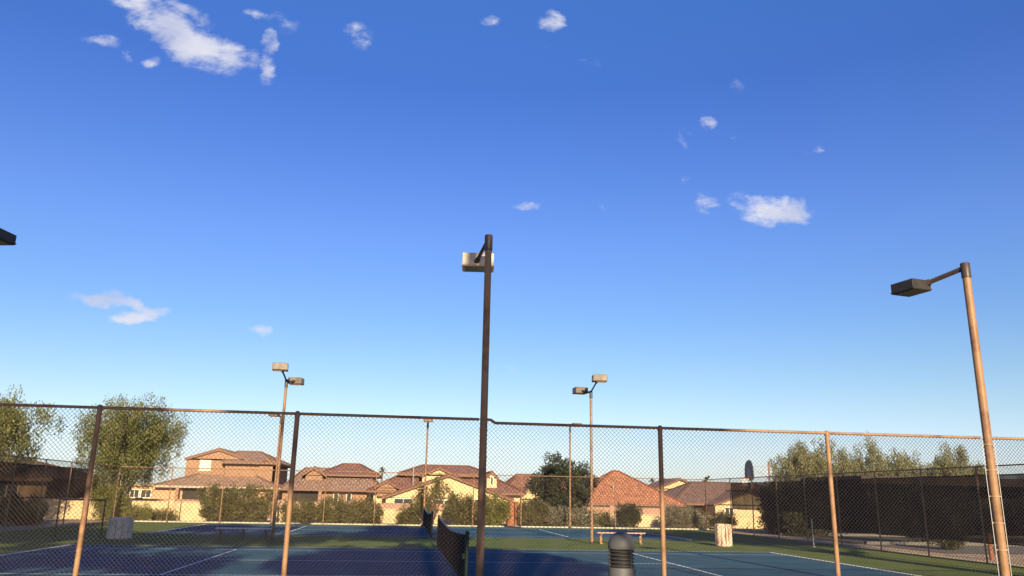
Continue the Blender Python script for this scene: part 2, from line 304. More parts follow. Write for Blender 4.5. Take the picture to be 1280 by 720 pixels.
def copy_tree(o, parent=None):
    c = o.copy(); COL.objects.link(c)
    if parent: c.parent = parent
    for ch in kids(o): copy_tree(ch, c)
    return c
def copy_thing(o, loc, rz, label, scale=None):
    c = copy_tree(o); c.location = loc; c.rotation_euler = (0, 0, rz); c['label'] = label
    if scale: c.scale = scale
    return c

# ------------------------------------------------------------------ ground and courts
def gz(x, y):
    """height of the land: level round the courts, a slight rise at the walkway, falling to the houses"""
    z = 0.0
    if y < -10: z += .25*min(1, (-10-y)/3)
    if y > 31: t = min(1, (y-31)/30); z -= 1.65*t*t*(3-2*t)
    if x > 40 and y <= 61: z -= 0
    return z
xs = [-4000, -1500, -600, -250, -120, -70, -45, -30, -22, -18, 18, 22, 30, 45, 70, 120, 250, 600, 1500, 4000]
ys = [-600, -200, -80, -50, -30, -20, -14, -13, -12, -11, -10, 27, 31, 34, 37, 40, 43, 46, 49, 52, 55, 58, 61, 70, 90, 130, 250, 600, 1500, 5000]
m = MB(); vs = [(x, y, gz(x, y)-.012) for y in ys for x in xs]; nx = len(xs)
m.add(vs, [(j*nx+i, j*nx+i+1, (j+1)*nx+i+1, (j+1)*nx+i) for j in range(len(ys)-1) for i in range(nx-1)])
struct(m.build('ground', M['ground'], smooth=True))
FX, FN, FB = 17.3, -9.2, 25.9                     # fence lines: sides, near, back
def sheet(name, x0, x1, y0, y1, z, mt):
    m = MB(); m.face([(x0, y0, z), (x1, y0, z), (x1, y1, z), (x0, y1, z)]); return struct(m.build(name, mt))
sheet('court_surround', -FX-.1, FX+.1, FN-.25, FB+.2, 0.0, M['green'])
CY = (0.0, 18.9)                                  # centre lines of the two courts along Y
for k, cy in enumerate(CY):
    sheet('court_surface', -11.94, 11.94, cy-5.54, cy+5.54, 0.004, M['blue'])
def line(x0, x1, y0, y1, nm='court_line'):
    m = MB(); m.face([(x0, y0, .008), (x1, y0, .008), (x1, y1, .008), (x0, y1, .008)]); return m
for cy in CY:
    w = .05
    segs = [(-11.885, 11.885, cy+5.485-w, cy+5.485), (-11.885, 11.885, cy-5.485, cy-5.485+w), (-11.885+2*w, 11.885-2*w, cy+4.115-w, cy+4.115), (-11.885+2*w, 11.885-2*w, cy-4.115, cy-4.115+w),
            (-11.885, -11.885+2*w, cy-5.485+w, cy+5.485-w), (11.885-2*w, 11.885, cy-5.485+w, cy+5.485-w),
            (-6.4-w/2, -6.4+w/2, cy-4.115+w, cy+4.115-w), (6.4-w/2, 6.4+w/2, cy-4.115+w, cy+4.115-w), (-6.4+w/2, 6.4-w/2, cy-w/2, cy+w/2)]
    for sg in segs: struct(line(*sg).build('court_line', M['white']))

m = MB(); m.box(-FX-.2, FX+.2, FB+.22, FB+.42, -.05, .07); struct(m.build('kerb', M['kerb']))
# street beyond the right fence: roadway, kerb, walk
sheet('road', 19.2, 120, 12.4, 20.0, .004, M['asphalt'])
sheet('pavement', 19.2, 120, 6.2, 11.6, .004, M['concrete'])
m = MB(); m.box(19.2, 120, 11.6, 11.8, -.05, .13); struct(m.build('kerb', M['concrete']))
m = MB(); m.box(19.2, 120, 20.0, 20.2, -.05, .13); struct(m.build('kerb', M['concrete']))

# ------------------------------------------------------------------ chain link
def link_mesh(name, w, h, r, pitch=.0718, tips=0.028, mat_=None):
    """woven diamond mesh: every wire a zig-zag column, with twisted tips over the top rail; a bay w wide, h high"""
    hp = pitch/2; nc = max(1, int(round(w/hp))); hp_x = w/nc; rows = int(h/hp); 
    V = []; Fc = []; vi = 0
    for c in range(nc):
        x0 = c*hp_x; pts = []
        for k in range(rows+1):
            z = h + .0 - (rows-k)*hp
            side = (k + c) % 2
            pts.append((x0 + side*hp_x, (.003 if side else -.003), z))
        # one more half zig standing above the rail
        pts.append((pts[-1][0] + (hp_x*.45 if (rows+c) % 2 == 0 else -hp_x*.45), 0, h+tips))
        n = len(pts)
        tri = ((r, 0), (-r*.5, r*.87), (-r*.5, -r*.87))
        for (x, y, z) in pts:
            for (dx, dy) in tri: V.append((x+dx, y+dy, z))
        for k in range(n-1):
            a = vi+k*3; b = a+3
            for q in range(3): Fc.append((a+q, a+(q+1) % 3, b+(q+1) % 3, b+q))
        vi += n*3
    me = bpy.data.meshes.new(name); me.from_pydata(V, [], Fc); me.materials.append(mat_); me.update(); return me
def part(name, me, parent, loc=(0, 0, 0), kind=None):
    o = bpy.data.objects.new(name, me); COL.objects.link(o); o.parent = parent; o.location = loc
    if kind: o['kind'] = kind
    return o
def tube_mesh(name, pts, r, mt, n=12):
    m = MB(); m.tube(pts, r, n); o = m.build(name, mt, smooth=True); me = o.data; bpy.data.objects.remove(o); return me

# near fence, in front of the camera: bays of 3.15 m hung between posts and the lamp poles
BAY = 3.15
near = thing('chain_link_fence', 'near brown chain link fence across the whole view, between walkway and first court', 'fence', (0, FN, 0))
ZL, ZR = 3.055, 3.0
mL = link_mesh('mesh_panel', BAY, 2.99+.03, .0041, mat_=M['wire']); mR = link_mesh('mesh_panel', BAY, 2.94+.03, .0041, mat_=M['wire'])
for i in range(-5, 0): part('mesh_panel', mL, near, (i*BAY, .028, .035), 'stuff')
for i in range(0, 5): part('mesh_panel', mR, near, (i*BAY, .028, .035), 'stuff')
postm = {}
for i in list(range(-5, 6)):
    if i in (0, 3, -3): continue
    z = ZL if i < 0 else ZR
    if z not in postm:
        m = MB(); m.tube([(0, 0, -.05), (0, 0, z-.03)], .041, 14); m.lathe([(.046, z-.05), (.047, z-.02), (.042, z+.02), (.024, z+.045)], 14)
        o = m.build('post', M['brown'], smooth=True); postm[z] = o.data; bpy.data.objects.remove(o)
    part('post', postm[z], near, (i*BAY, 0, 0))
def rail(x0, x1, z, nm='top_rail'):
    part(nm, tube_mesh(nm, [(x0, 0, z), (x1, 0, z)], .024, M['brown']), near)
rail(-5*BAY, -3*BAY-.09, ZL); rail(-3*BAY+.09, -.08, ZL); rail(.20, 3*BAY-.09, ZR); rail(3*BAY+.09, 5*BAY, ZR)
part('rail_elbow', tube_mesh('rail_elbow', [(.06, 0, ZL), (.12, 0, ZL-.003), (.20, 0, ZR+.002), (.23, 0, ZR)], .024, M['brown']), near)
rail(-5*BAY, 5*BAY, .06, 'bottom_rail')
# tie wires holding the mesh to the top rail and posts
m = MB()
for i in range(-5*7, 5*7):
    x = (i+.5)*BAY/7; z = ZL if x < 0 else ZR
    m.tube([(x, -.028, z+.004), (x+.004, 0, z+.029), (x, .03, z-.01), (x-.004, 0, z-.03), (x, -.028, z-.004)], .0028, 4, False)
for i in range(-5, 6):
    if i in (0, 3, -3): continue
    for k in range(1, 8):
        z = k*.38; m.tube([(i*BAY-.03, .03, z), (i*BAY-.036, -.02, z), (i*BAY, -.042, z+.004), (i*BAY+.036, -.02, z), (i*BAY+.03, .03, z)], .0026, 4, False)
m.build('tie_wire', M['wire'], near, kind='stuff')
# tension bars and bands where the mesh is tied off at the lamp poles
for X in (-3*BAY, 0, 3*BAY):
    zt = ZL if X < 0 else ZR
    for sx in (-1, 1):
        if X == 0: continue
        me = tube_mesh('tension_bar', [(X+(.05 if X > 0 else -.05)+sx*.124, .0, .08), (X+(.05 if X > 0 else -.05)+sx*.124, .0, zt-.05)], .0065, M['galv'] if X else M['brown'], 6); part('tension_bar', me, near)
    for k in range(6):
        z = zt-.12 - k*.47; XC = X + (.05 if X > 0 else -.05 if X < 0 else 0)
        m = MB(); rr = .071 if X == 0 else .0855
        m.lathe([(rr, z-.008), (rr+.003, z-.008), (rr+.003, z+.008), (rr, z+.008)], 14, XC, 0)
        if X:
            m.box(XC-.13, XC-.08, -.004, .004, z-.008, z+.008); m.box(XC+.08, XC+.13, -.004, .004, z-.008, z+.008)
        m.build('brace_band', M['band'] if X else M['brown'], near)

# ------------------------------------------------------------------ far fences (back and two sides)
bw = 2*FX/12; farH = 2.93
meB = link_mesh('mesh_panel', bw, farH, .0026, pitch=.0718, mat_=M['wirefar'])
rad = .03
postF = tube_mesh('post', [(0, 0, -.05), (0, 0, 3.03)], rad, M['brown'], 10)
back = thing('chain_link_fence', 'far brown chain link fence at the back of the second court before the cream wall', 'fence', (0, FB, 0))
for i in range(12): part('mesh_panel', meB, back, (-FX+i*bw, .02, .03), 'stuff')
for i in range(13):
    if i in (3, 6, 9): continue
    part('post', postF, back, (-FX+i*bw, 0, 0))
part('top_rail', tube_mesh('top_rail', [(-FX, 0, 3.0), (FX, 0, 3.0)], .022, M['brown']), back)
def side_fence(X, label):
    f = thing('chain_link_fence', label, 'fence', (X, 0, 0))
    n = 12; b = 2.925; y1 = 22.0; nb = 11
    yy = [y1 - k*b for k in range(nb)]                          # down to about -7.3
    for k, y in enumerate(yy):
        part('post', postF, f, (0, y, 0))
        if k < nb-1:
            o = part('mesh_panel', meB, f, (0, y-b, .03), 'stuff'); o.rotation_euler = (0, 0, math.pi/2); o.scale = (b/bw, 1, 1)
    o = part('mesh_panel', meB, f, (0, y1, .03), 'stuff'); o.rotation_euler = (0, 0, math.pi/2); o.scale = ((FB-y1)/bw, 1, 1)
    y0 = FN; o = part('mesh_panel', meB, f, (0, y0, .03), 'stuff'); o.rotation_euler = (0, 0, math.pi/2); o.scale = ((yy[-1]-y0)/bw, 1, 1)
    part('post', postF, f, (0, FN, 0))
    part('top_rail', tube_mesh('top_rail', [(0, FN, 3.0), (0, FB, 3.0)], .022, M['brown']), f)
    # cloth windscreen tied on the outside, slightly slack at its edges
    sx = 1 if X > 0 else -1
    m = MB(); h = MB(); step = .4875; ny = int(round((22.0-FN)/step))
    def edge(j, z):
        y = 22.0 - j*(22.0-FN)/ny; sag = .025*abs(math.sin(j*math.pi/6*1.0)); return y, z - (sag if z > 1 else -sag)
    ZT = 2.74; ZB = 1.34
    rows = 6
    grid = []
    for j in range(ny+1):
        col = []
        for r in range(rows+1):
            t = r/rows; ZB = 1.34 if (X < 0 or 22.0 - j*(22.0-FN)/ny > 13.3) else .60; y, zt = edge(j, ZT); _, zb = edge(j, ZB)
            zb = ZB + (zb-ZB)
            bul = .03*math.sin(j*.9)*math.sin(t*math.pi) + .02*mnoise.noise(Vector((y*.7, t*2, X)))
            col.append((sx*(.075+bul), y, zt + (zb-zt)*t))
        grid.append(col)
    vs = [p for c in grid for p in c]; R1 = rows+1
    m.add(vs, [(j*R1+r, (j+1)*R1+r, (j+1)*R1+r+1, j*R1+r+1) for j in range(ny) for r in range(rows)])
    w = m.build('windscreen', M['screen'], f, smooth=True)
    h = MB()
    h.tube([(c[0][0], c[0][1], c[0][2]) for c in grid], .022, 5); h.tube([(c[-1][0], c[-1][1], c[-1][2]) for c in grid], .022, 5)
    h.tube([grid[0][0], grid[0][-1]], .03, 5)
    h.build('hem', M['hem'], w)
    return f
sfR = side_fence(FX, 'right side chain link fence hung with dark windscreen cloth, basketball hoop behind it')
sfL = side_fence(-FX, 'left side chain link fence hung with dark windscreen cloth, near the feathery trees')

# ------------------------------------------------------------------ court lamps
def fixture(parent, c, rz, size=(.50, .52, .19), armfrom=None, armto=None, mt='housing', ar=.038):
    """shoebox floodlight: housing (> lens) and its arm"""
    w, d, h = size; Mx = Matrix.Translation(Vector(c)) @ Matrix.Rotation(rz, 4, 'Z')
    m = MB(); m.box(-w/2, w/2, -d/2, d/2, -h/2, h/2, Mx, bev=.012); m.box(-w/2-.006, w/2+.006, -d/2-.006, d/2+.006, -h/2+.018, -h/2+.042, Mx)
    hs = m.build('lamp_housing', M[mt], parent)
    g = MB(); g.box(-w/2+.05, w/2-.05, -d/2+.05, d/2-.05, -h/2-.006, -h/2+.004, Mx); g.build('lens', M['lens'], hs)
    a = Vector(armfrom); b = Vector(armto); dd = (b-a).normalized()
    m = MB(); m.tube([a, b], ar, 4); m.tube([b-dd*.03, b+dd*.05], ar*1.4, 8); m.build('arm', M['bronze'], parent)
def lamp(label, loc, H, r, cap, fixtures, group='floodlight poles round the courts'):
    t = thing('court_lamp', label, 'floodlight', loc, 0, group)
    m = MB(); m.tube([(0, 0, -.05), (0, 0, H-cap)], [r, r*.94], 16); m.build('pole', M['brown'], t, smooth=True)
    m = MB(); m.tube([(0, 0, H-cap), (0, 0, H-.01), (0, 0, H)], [r*1.12, r*1.12, r*1.02], 16); m.build('pole_cap', M['bronze'], t, smooth=True)
    m = MB(); m.lathe([(r*2.2, -.04), (r*2.2, .012), (r*1.3, .03), (r*1.05, .10)], 12)
    for k in range(4):
        a = math.pi/4 + k*math.pi/2; m.tube([(math.cos(a)*r*1.8, math.sin(a)*r*1.8, 0), (math.cos(a)*r*1.8, math.sin(a)*r*1.8, .05)], .012, 6)
    m.build('base_plate', M['bronze'], t)
    for f in fixtures: fixture(t, **f)
    return t
lamp('brown floodlight pole rising at centre through near fence, the tallest in view', (0, FN, 0), 6.41, .066, .30,
     [dict(c=(-.11, .86, 6.13), rz=math.radians(-5), size=(.60, .46, .26), armfrom=(0, 0, 6.34), armto=(-.15, .62, 6.10), mt='housing_sunlit')])
lamp('orange brown floodlight pole at right edge with one box lamp pointing left', (3*BAY+.05, FN, 0), 6.42, .079, .30,
     [dict(c=(-.68, .78, 6.08), rz=math.radians(12), size=(.48, .58, .22), armfrom=(0, 0, 6.33), armto=(-.44, .54, 6.14), mt='housing_shaded', ar=.05)])
lamp('floodlight pole left of view, only its dark box lamp shows at left edge', (-3*BAY-.05, FN, 0), 6.42, .079, .30,
     [dict(c=(.68, .78, 6.11), rz=math.radians(-12), size=(.48, .58, .19), armfrom=(0, 0, 6.33), armto=(.44, .54, 6.15), mt='housing_shaded', ar=.05)])
lamp('twin box floodlight pole between the courts, right one, beside the light bench', (6.26, 9.5, 0), 6.10, .058, .32,
     [dict(c=(.19, -.75, 6.52), rz=math.radians(-6), size=(.58, .52, .27), armfrom=(0, 0, 6.05), armto=(.13, -.46, 6.40)),
      dict(c=(-.30, .72, 6.18), rz=math.radians(6), size=(.54, .50, .26), armfrom=(0, 0, 6.02), armto=(-.24, .46, 6.14))])
lamp('twin box floodlight pole between the courts, left one, beside the dark bench', (-6.12, 9.5, 0), 6.12, .058, .32,
     [dict(c=(-.17, -.75, 6.49), rz=math.radians(6), size=(.58, .52, .27), armfrom=(0, 0, 6.05), armto=(-.12, -.46, 6.37)),
      dict(c=(.28, .72, 6.15), rz=math.radians(-6), size=(.54, .50, .26), armfrom=(0, 0, 6.02), armto=(.22, .46, 6.11))])
lamp('far single lamp pole in back fence straight behind the far net', (0, FB, 0), 5.98, .055, .35,
     [dict(c=(0, -.62, 6.06), rz=0, size=(.55, .5, .16), armfrom=(0, 0, 5.85), armto=(0, -.38, 6.02))])
lamp('far single lamp pole in back fence before the dark round tree', (8.75, FB, 0), 6.14, .055, .5,
     [dict(c=(.36, -.3, 6.10), rz=.2, size=(.52, .5, .2), armfrom=(0, 0, 6.1), armto=(.16, -.12, 6.1))])
lamp('far single lamp pole in back fence behind the left twin lamp pole', (-8.65, FB, 0), 6.16, .055, .5,
     [dict(c=(-.36, -.3, 6.14), rz=-.2, size=(.52, .5, .18), armfrom=(0, 0, 6.12), armto=(-.16, -.12, 6.12))])

# ------------------------------------------------------------------ nets
def tennis_net(cy, label):
    t = thing('tennis_net', label, 'net', (0, cy, 0), 0, 'tennis nets')
    hw = 6.4
    def top(y): a = abs(y)/hw; return .914 + .155*a**1.6
    for s in (-1, 1):
        m = MB(); m.tube([(0, s*hw, -.05), (0, s*hw, 1.06)], .04, 12); m.lathe([(.044, 1.05), (.044, 1.075), (.02, 1.09)], 12, 0, s*hw); p = m.build('post', M['greenpost'], t, smooth=True)
        if s < 0:
            m = MB(); m.box(-.10, -.03, s*hw-.03, s*hw+.03, .55, .66, bev=.008); m.tube([(-.10, s*hw, .6), (-.16, s*hw, .6), (-.16, s*hw, .50)], .008, 6); m.build('crank', M['greenpost'], p)
    m = MB(); n = 260
    for i in range(n+1):
        y = -hw+.05 + i*(2*hw-.1)/n; m.tube([(0, y, .03), (0, y, top(y)-.03)], .0034, 3, False)
    for k in range(21):
        pts = []
        for i in range(33):
            y = -hw+.05 + i*(2*hw-.1)/32; pts.append((0.002, y, .03 + (top(y)-.06)*k/20))
        m.tube(pts, .0018, 3, False)
    m.build('netting', M['netcord'], t, kind='stuff')
    m = MB(); ny = 40; vs = []
    for i in range(ny+1):
        y = -hw+.05 + i*(2*hw-.1)/ny; z = top(y)
        vs += [(-.008, y, z-.055), (-.010, y, z-.004), (0, y, z+.006), (.010, y, z-.004), (.008, y, z-.055)]
    m.add(vs, [(i*5+k, i*5+(k+1) % 5, (i+1)*5+(k+1) % 5, (i+1)*5+k) for i in range(ny) for k in range(5)])
    m.build('headband', M['netband'], t)
    m = MB(); m.box(-.012, .012, -.03, .03, .01, .925); m.build('centre_strap', M['netcord'], t)
    return t
tennis_net(0.0, 'near black tennis net, the larger, on the first court')
tennis_net(CY[1]+.2, 'far black tennis net, the smaller, on the second court')

# ------------------------------------------------------------------ benches between the courts
def bench(label, x, y, mt, lm='brown'):
    t = thing('bench', label, 'bench', (x, y, 0), 0, 'backless benches between the courts')
    for k in range(2):
        m = MB(); m.box(-1.0, 1.0, -.155+k*.16, -.005+k*.16, .40, .445, bev=.008); m.build('seat_board', mt, t)
    for dx in (-.82, 0, .82):
        m = MB(); m.box(dx-.045, dx+.045, -.04, .04, -.02, .36); m.box(dx-.04, dx+.04, -.14, .14, .355, .40); m.box(dx-.06, dx+.06, -.15, .15, 0.002, .03); m.build('leg', M[lm], t)
    return t
bench('backless bench in shade at left, by the left twin lamp pole', -7.15, 9.25, M['benchpale'], 'bronze')
bench('backless bench in sun at right, behind the grey bollard', 7.5, 9.75, M['benchwood'])

# ------------------------------------------------------------------ litter bins
def bin_(label, x, y, r, h, mt, n=12):
    t = thing('litter_bin', label, 'litter bin', (x, y, 0), .2, 'litter bins on the court edge')
    m = MB(); m.lathe([(r*.93, 0.002), (r*.93, h-.03), (r*.80, h-.03), (r*.80, h*.35)], 24); m.build('bin_body', M['aggregate'], t)
    for k in range(n):
        a = 2*math.pi*k/n; wd = r*math.sin(math.pi/n)*.93
        Mx = Matrix.Rotation(a, 4, 'Z') @ Matrix.Translation((r*.955, 0, 0)); m = MB(); m.box(-.012, .03, -wd, wd, .02, h-.05 + .01*(k % 3), Mx, bev=.008); m.build('stave', mt, t)
    m = MB(); m.lathe([(r*1.03, h-.045), (r*1.04, h-.005), (r*.98, h+.02), (r*.72, h+.02), (r*.70, h-.045)], 24); m.build('rim', mt, t)
    return t
bin_('wide grey pebbled litter bin in shade beside a low pipe frame', -11.55, 9.2, .41, .74, M['aggregate'])
bin_('cream litter bin with rusty red streaks on its staves, in sun', 11.5, 8.9, .31, .84, M['stave'])

# pipe frame, slim stakes
t = thing('pipe_frame', 'low dark pipe frame standing left of the grey litter bin', 'pipe frame', (-12.3, 9.5, 0))
m = MB(); m.tube([(0, 0, -.05), (0, 0, 1.36)], .03, 10); m.build('post', M['bronze'], t, smooth=True)
m = MB(); m.tube([(-1.6, 0, -.05), (-1.6, 0, 1.36)], .03, 10); m.build('post', M['bronze'], t, smooth=True)
m = MB(); m.tube([(-1.63, 0, 1.36), (.03, 0, 1.36)], .028, 10); m.build('crossbar', M['bronze'], t, smooth=True)
m = MB(); m.tube([(15.4, 9.07, -.03), (15.38, 9.07, 1.12)], .022, 8); m.tube([(15.4, 9.07, .004), (15.4, 9.07, .03)], .07, 8)
tag(m.build('stake', M['galv'], smooth=True), 'thin pale stake standing on the green surround before right fence', 'stake')
m = MB(); m.tube([(18.6, 3.0, -.05), (18.6, 3.0, .80)], .07, 10); m.lathe([(.075, .78), (.075, .82), (.03, .86)], 10, 18.6, 3.0)
tag(m.build('guard_post', M['rust'], smooth=True), 'short rusty guard post just outside right fence', 'post')

# ------------------------------------------------------------------ bollard light in the foreground
bz = .18; bx, by = 1.09, -14.1
t = thing('bollard_light', 'grey louvred bollard light with domed top in the foreground', 'bollard light', (bx, by, bz))
H0 = 1.42-bz; r = .149
m = MB(); m.lathe([(r, -.05), (r, H0-.395), (r*.985, H0-.38), (r*.93, H0-.373), (r*.6, H0-.37)], 32); m.build('body', M['bollard'], t, smooth=True)
m = MB(); m.lathe([(r*.80, H0-.38), (r*.80, H0-.17)], 20); m.build('lamp_core', M['bollard_dark'], t, smooth=True)
for k in range(5):
    z = H0-.362 + k*.038
    m = MB(); m.lathe([(r*.66, z+.024), (r*.965, z), (r*.965, z+.008), (r*.66, z+.032)], 32); m.build('louvre', M['bollard_louvre'], t, smooth=True)
for k in range(3):
    a = math.radians(-60 + k*120); m = MB(); m.box(r*.86, r*.97, -.012, .012, H0-.39, H0-.12, Matrix.Rotation(a, 4, 'Z')); m.build('rib', M['bollard_louvre'], t)
prof = [(r*.7, H0-.182), (r*.97, H0-.182), (r*1.0, H0-.17), (r*1.0, H0-.145)]
for k in range(1, 13):
    a = k/12*math.pi/2; prof.append((max(.004, r*.995*math.cos(a)**.92), H0-.145 + .145*math.sin(a)**.95))
m = MB(); m.lathe(prof, 32); m.build('dome', M['bollard'], t, smooth=True)

# ------------------------------------------------------------------ basketball hoop outside the right fence
t = thing('basketball_hoop', 'dark fan shaped basketball backboard with white net above the right windscreen', 'basketball hoop', (18.93, 23.0, 0))
pts = []
for k in range(17):
    a = math.pi*k/16; pts.append((math.cos(a)*.60, 3.50 + math.sin(a)*.62))
pts = [(.60, 3.05), (.62, 3.30)] + pts[:] + [(-.62, 3.30), (-.60, 3.05), (-.35, 2.92), (.35, 2.92)]
m = MB(); n = len(pts); vs = [(-.02, y, z) for y, z in pts] + [(.02, y, z) for y, z in pts]
m.add(vs, [tuple(range(n)), tuple(range(2*n-1, n-1, -1))] + [(k, (k+1) % n, n+(k+1) % n, n+k) for k in range(n)])
bb = m.build('backboard', M['board'], t)
m = MB(); w = .05
for (y0, y1, z0, z1) in ((-.3, .3, 3.62, 3.62+w), (-.3, .3, 3.13, 3.13+w), (-.3, -.3+w, 3.18, 3.62), (.3-w, .3, 3.18, 3.62)): m.box(-.026, -.0205, y0, y1, z0, z1)
m.box(-.0255, -.0205, -.17, .17, 3.22, 3.58)
m.build('target_mark', M['boardmark'], bb)
m = MB(); m.tube([(-.30+.23*math.cos(2*math.pi*k/20), .23*math.sin(2*math.pi*k/20), 3.05) for k in range(21)], .012, 6); m.box(-.09, -.02, -.08, .08, 2.98, 3.09); rm = m.build('rim', M['rim'], t)
m = MB()
for k in range(12):
    for s in (-1, 1):
        P = []
        for q in range(6):
            a = 2*math.pi*(k + s*q*.5)/12; rr = .22 - .018*q; P.append((-.30+rr*math.cos(a), rr*math.sin(a), 3.04 - .08*q))
        m.tube(P, .009, 3, False)
m.build('hoop_net', M['netwhite'], rm, kind='stuff')
m = MB(); m.tube([(1.25, 0, -.2), (1.25, 0, 4.05)], .057, 12); m.build('pole', M['brown'], t, smooth=True)
for y in (-.16, .16):
    m = MB(); m.tube([(0.02, y, 3.75), (1.25, y*.3, 3.75)], .02, 6); m.tube([(0.02, y, 3.12), (1.25, y*.3, 3.12)], .02, 6); m.tube([(0.02, y, 3.14), (1.25, y*.3, 3.72)], .014, 6); m.tube([(0.02, y, 3.72), (1.25, y*.3, 3.14)], .014, 6)
    m.build('arm', M['galv'], t)

# ------------------------------------------------------------------ walls beyond the back fence
def wallrun(label, x0, x1, y, h, mt, zb=-.3, th=.2, name='block_wall'):
    t = thing(name, label, 'wall', ((x0+x1)/2, y, 0), 0, None); w = (x1-x0)/2
    m = MB(); m.box(-w, w, -th/2, th/2, zb, h-.06); m.build('wall_body', mt, t)
    m = MB(); m.box(-w-.03, w+.03, -th/2-.035, th/2+.035, h-.06, h, bev=.012); m.build('coping', mt, t)
    for k in range(int(2*w/4.8)+1):
        x = -w + .2 + k*4.8
        if x < w: m = MB(); m.box(x-.2, x+.2, -th/2-.08, th/2+.08, zb, h+.08); m.build('pier', mt, t)
    return t
wallrun('low cream block wall left, lit bright, behind far fence below the feathery tree', -25, -9.5, 29.5, 1.10, M['wallcream'])
wallrun('low cream block wall in the middle behind shrubs and the far net', -9.3, 5.0, 29.8, .88, M['wallcream'])
wallrun('low cream block wall at right below the orange tiled house', 6.2, 24, 30.2, .78, M['wallcream'])
wallrun('long pinkish block wall standing behind the cream walls', -34, 20, 37.0, 1.15, M['wallpink'], -1.2)
t = thing('terracotta_pillar', 'reddish terracotta block pillar between hedges, right of the centre pole', 'pillar', (5.55, 28.2, 0))
m = MB(); m.box(-.34, .34, -.3, .3, -.1, 1.38, bev=.02); m.build('shaft', M['terra'], t); m = MB(); m.box(-.38, .38, -.34, .34, 1.38, 1.47, bev=.015); m.build('cap', M['terra'], t)

# ------------------------------------------------------------------ houses
def hip(parent, x0, x1, y0, y1, ze, zr, mt, rx=None, cap=None, fas='fascia'):
    """hip roof: eaves rectangle, ridge along X between rx (default from equal pitch)"""
    ym = (y0+y1)/2; d = (y1-y0)/2
    if rx is None:
        rx = (x0+d, x1-d) if (x1-x0) > 2*d else ((x0+x1)/2-.3, (x0+x1)/2+.3)
    a, b = rx; A, B, C, D = (x0, y0, ze), (x1, y0, ze), (x1, y1, ze), (x0, y1, ze); P, Q = (a, ym, zr), (b, ym, zr)
    m = MB(); m.slab([A, B, Q, P]); m.slab([C, D, P, Q]); m.slab([D, A, P]); m.slab([B, C, Q])
    rf = m.build('roof', mt, parent)
    m = MB()
    for s, e in ((P, Q), (A, P), (D, P), (B, Q), (C, Q)):
        S0 = Vector(s)+Vector((0, 0, .02)); E0 = Vector(e)+Vector((0, 0, .02)); k = max(1, int((E0-S0).length/.45))
        for q in range(k):
            a0 = S0.lerp(E0, q/k); b0 = S0.lerp(E0, (q+1)/k); m.tube([a0, b0], [.15, .11], 6)
    m.build('ridge_tile', mt, rf, kind='stuff')
    m = MB(); f = .05
    m.box(x0, x1, y0-f, y0-.004, ze-.24, ze-.02); m.box(x0, x1, y1+.004, y1+f, ze-.24, ze-.02); m.box(x0-f, x0-.004, y0, y1, ze-.24, ze-.02); m.box(x1+.004, x1+f, y0, y1, ze-.24, ze-.02)
    m.build('fascia', M[fas], rf)
    return rf
def gable(parent, xc, hw, y0, y1, ze, zr, mt, wall, ov=.35, over=.35, fas='fascia'):
    """gable roof with its ridge along Y and a gable wall facing the courts"""
    s = (zr-ze)/hw; xl, xr = xc-hw-ov, xc+hw+ov; zl = ze - s*ov
    m = MB(); m.slab([(xl, y0-over, zl), (xl, y1, zl), (xc, y1, zr), (xc, y0-over, zr)]); m.slab([(xr, y1, zl), (xr, y0-over, zl), (xc, y0-over, zr), (xc, y1, zr)])
    rf = m.build('roof', mt, parent)
    m = MB(); k = max(1, int((y1-y0+over)/.45))
    for q in range(k):
        ya = y0-over + q*(y1-y0+over)/k; m.tube([(xc, ya, zr+.02), (xc, ya+.45, zr+.02)], [.15, .11], 6)
    for sx, X in ((-1, xl), (1, xr)):
        k = int(hw/.42)
        for q in range(k):
            a0 = Vector((X, y0-over+.05, zl+.03)).lerp(Vector((xc, y0-over+.05, zr+.03)), q/k); b0 = Vector((X, y0-over+.05, zl+.03)).lerp(Vector((xc, y0-over+.05, zr+.03)), (q+1)/k); m.tube([a0, b0], [.12, .09], 6)
    m.build('ridge_tile', mt, rf, kind='stuff')
    m = MB()
    for X in (xl, xr):
        a = Vector((X, y0-over-.03, zl-.02)); b = Vector((xc, y0-over-.03, zr-.02)); dz = Vector((0, 0, -.2)); dy = Vector((0, .026, 0))
        m.add([a, b, b+dz, a+dz, a+dy, b+dy, b+dz+dy, a+dz+dy], [(0, 1, 2, 3), (7, 6, 5, 4), (0, 4, 5, 1), (3, 2, 6, 7), (0, 3, 7, 4), (1, 5, 6, 2)])
    m.build('fascia', M[fas], rf)
    m = MB(); t = .17; m.add([(xc-hw, y0, ze-t), (xc+hw, y0, ze-t), (xc, y0, zr-t), (xc-hw, y0+.2, ze-t), (xc+hw, y0+.2, ze-t), (xc, y0+.2, zr-t)], [(0, 1, 2), (5, 4, 3), (0, 3, 4, 1), (1, 4, 5, 2), (2, 5, 3, 0)])
    m.build('gable_wall', wall, parent)
    return rf
def wallbox(parent, x0, x1, y0, y1, z0, z1, mt, name='wall'):
    m = MB(); m.box(x0, x1, y0, y1, z0, z1); return m.build(name, mt, parent)
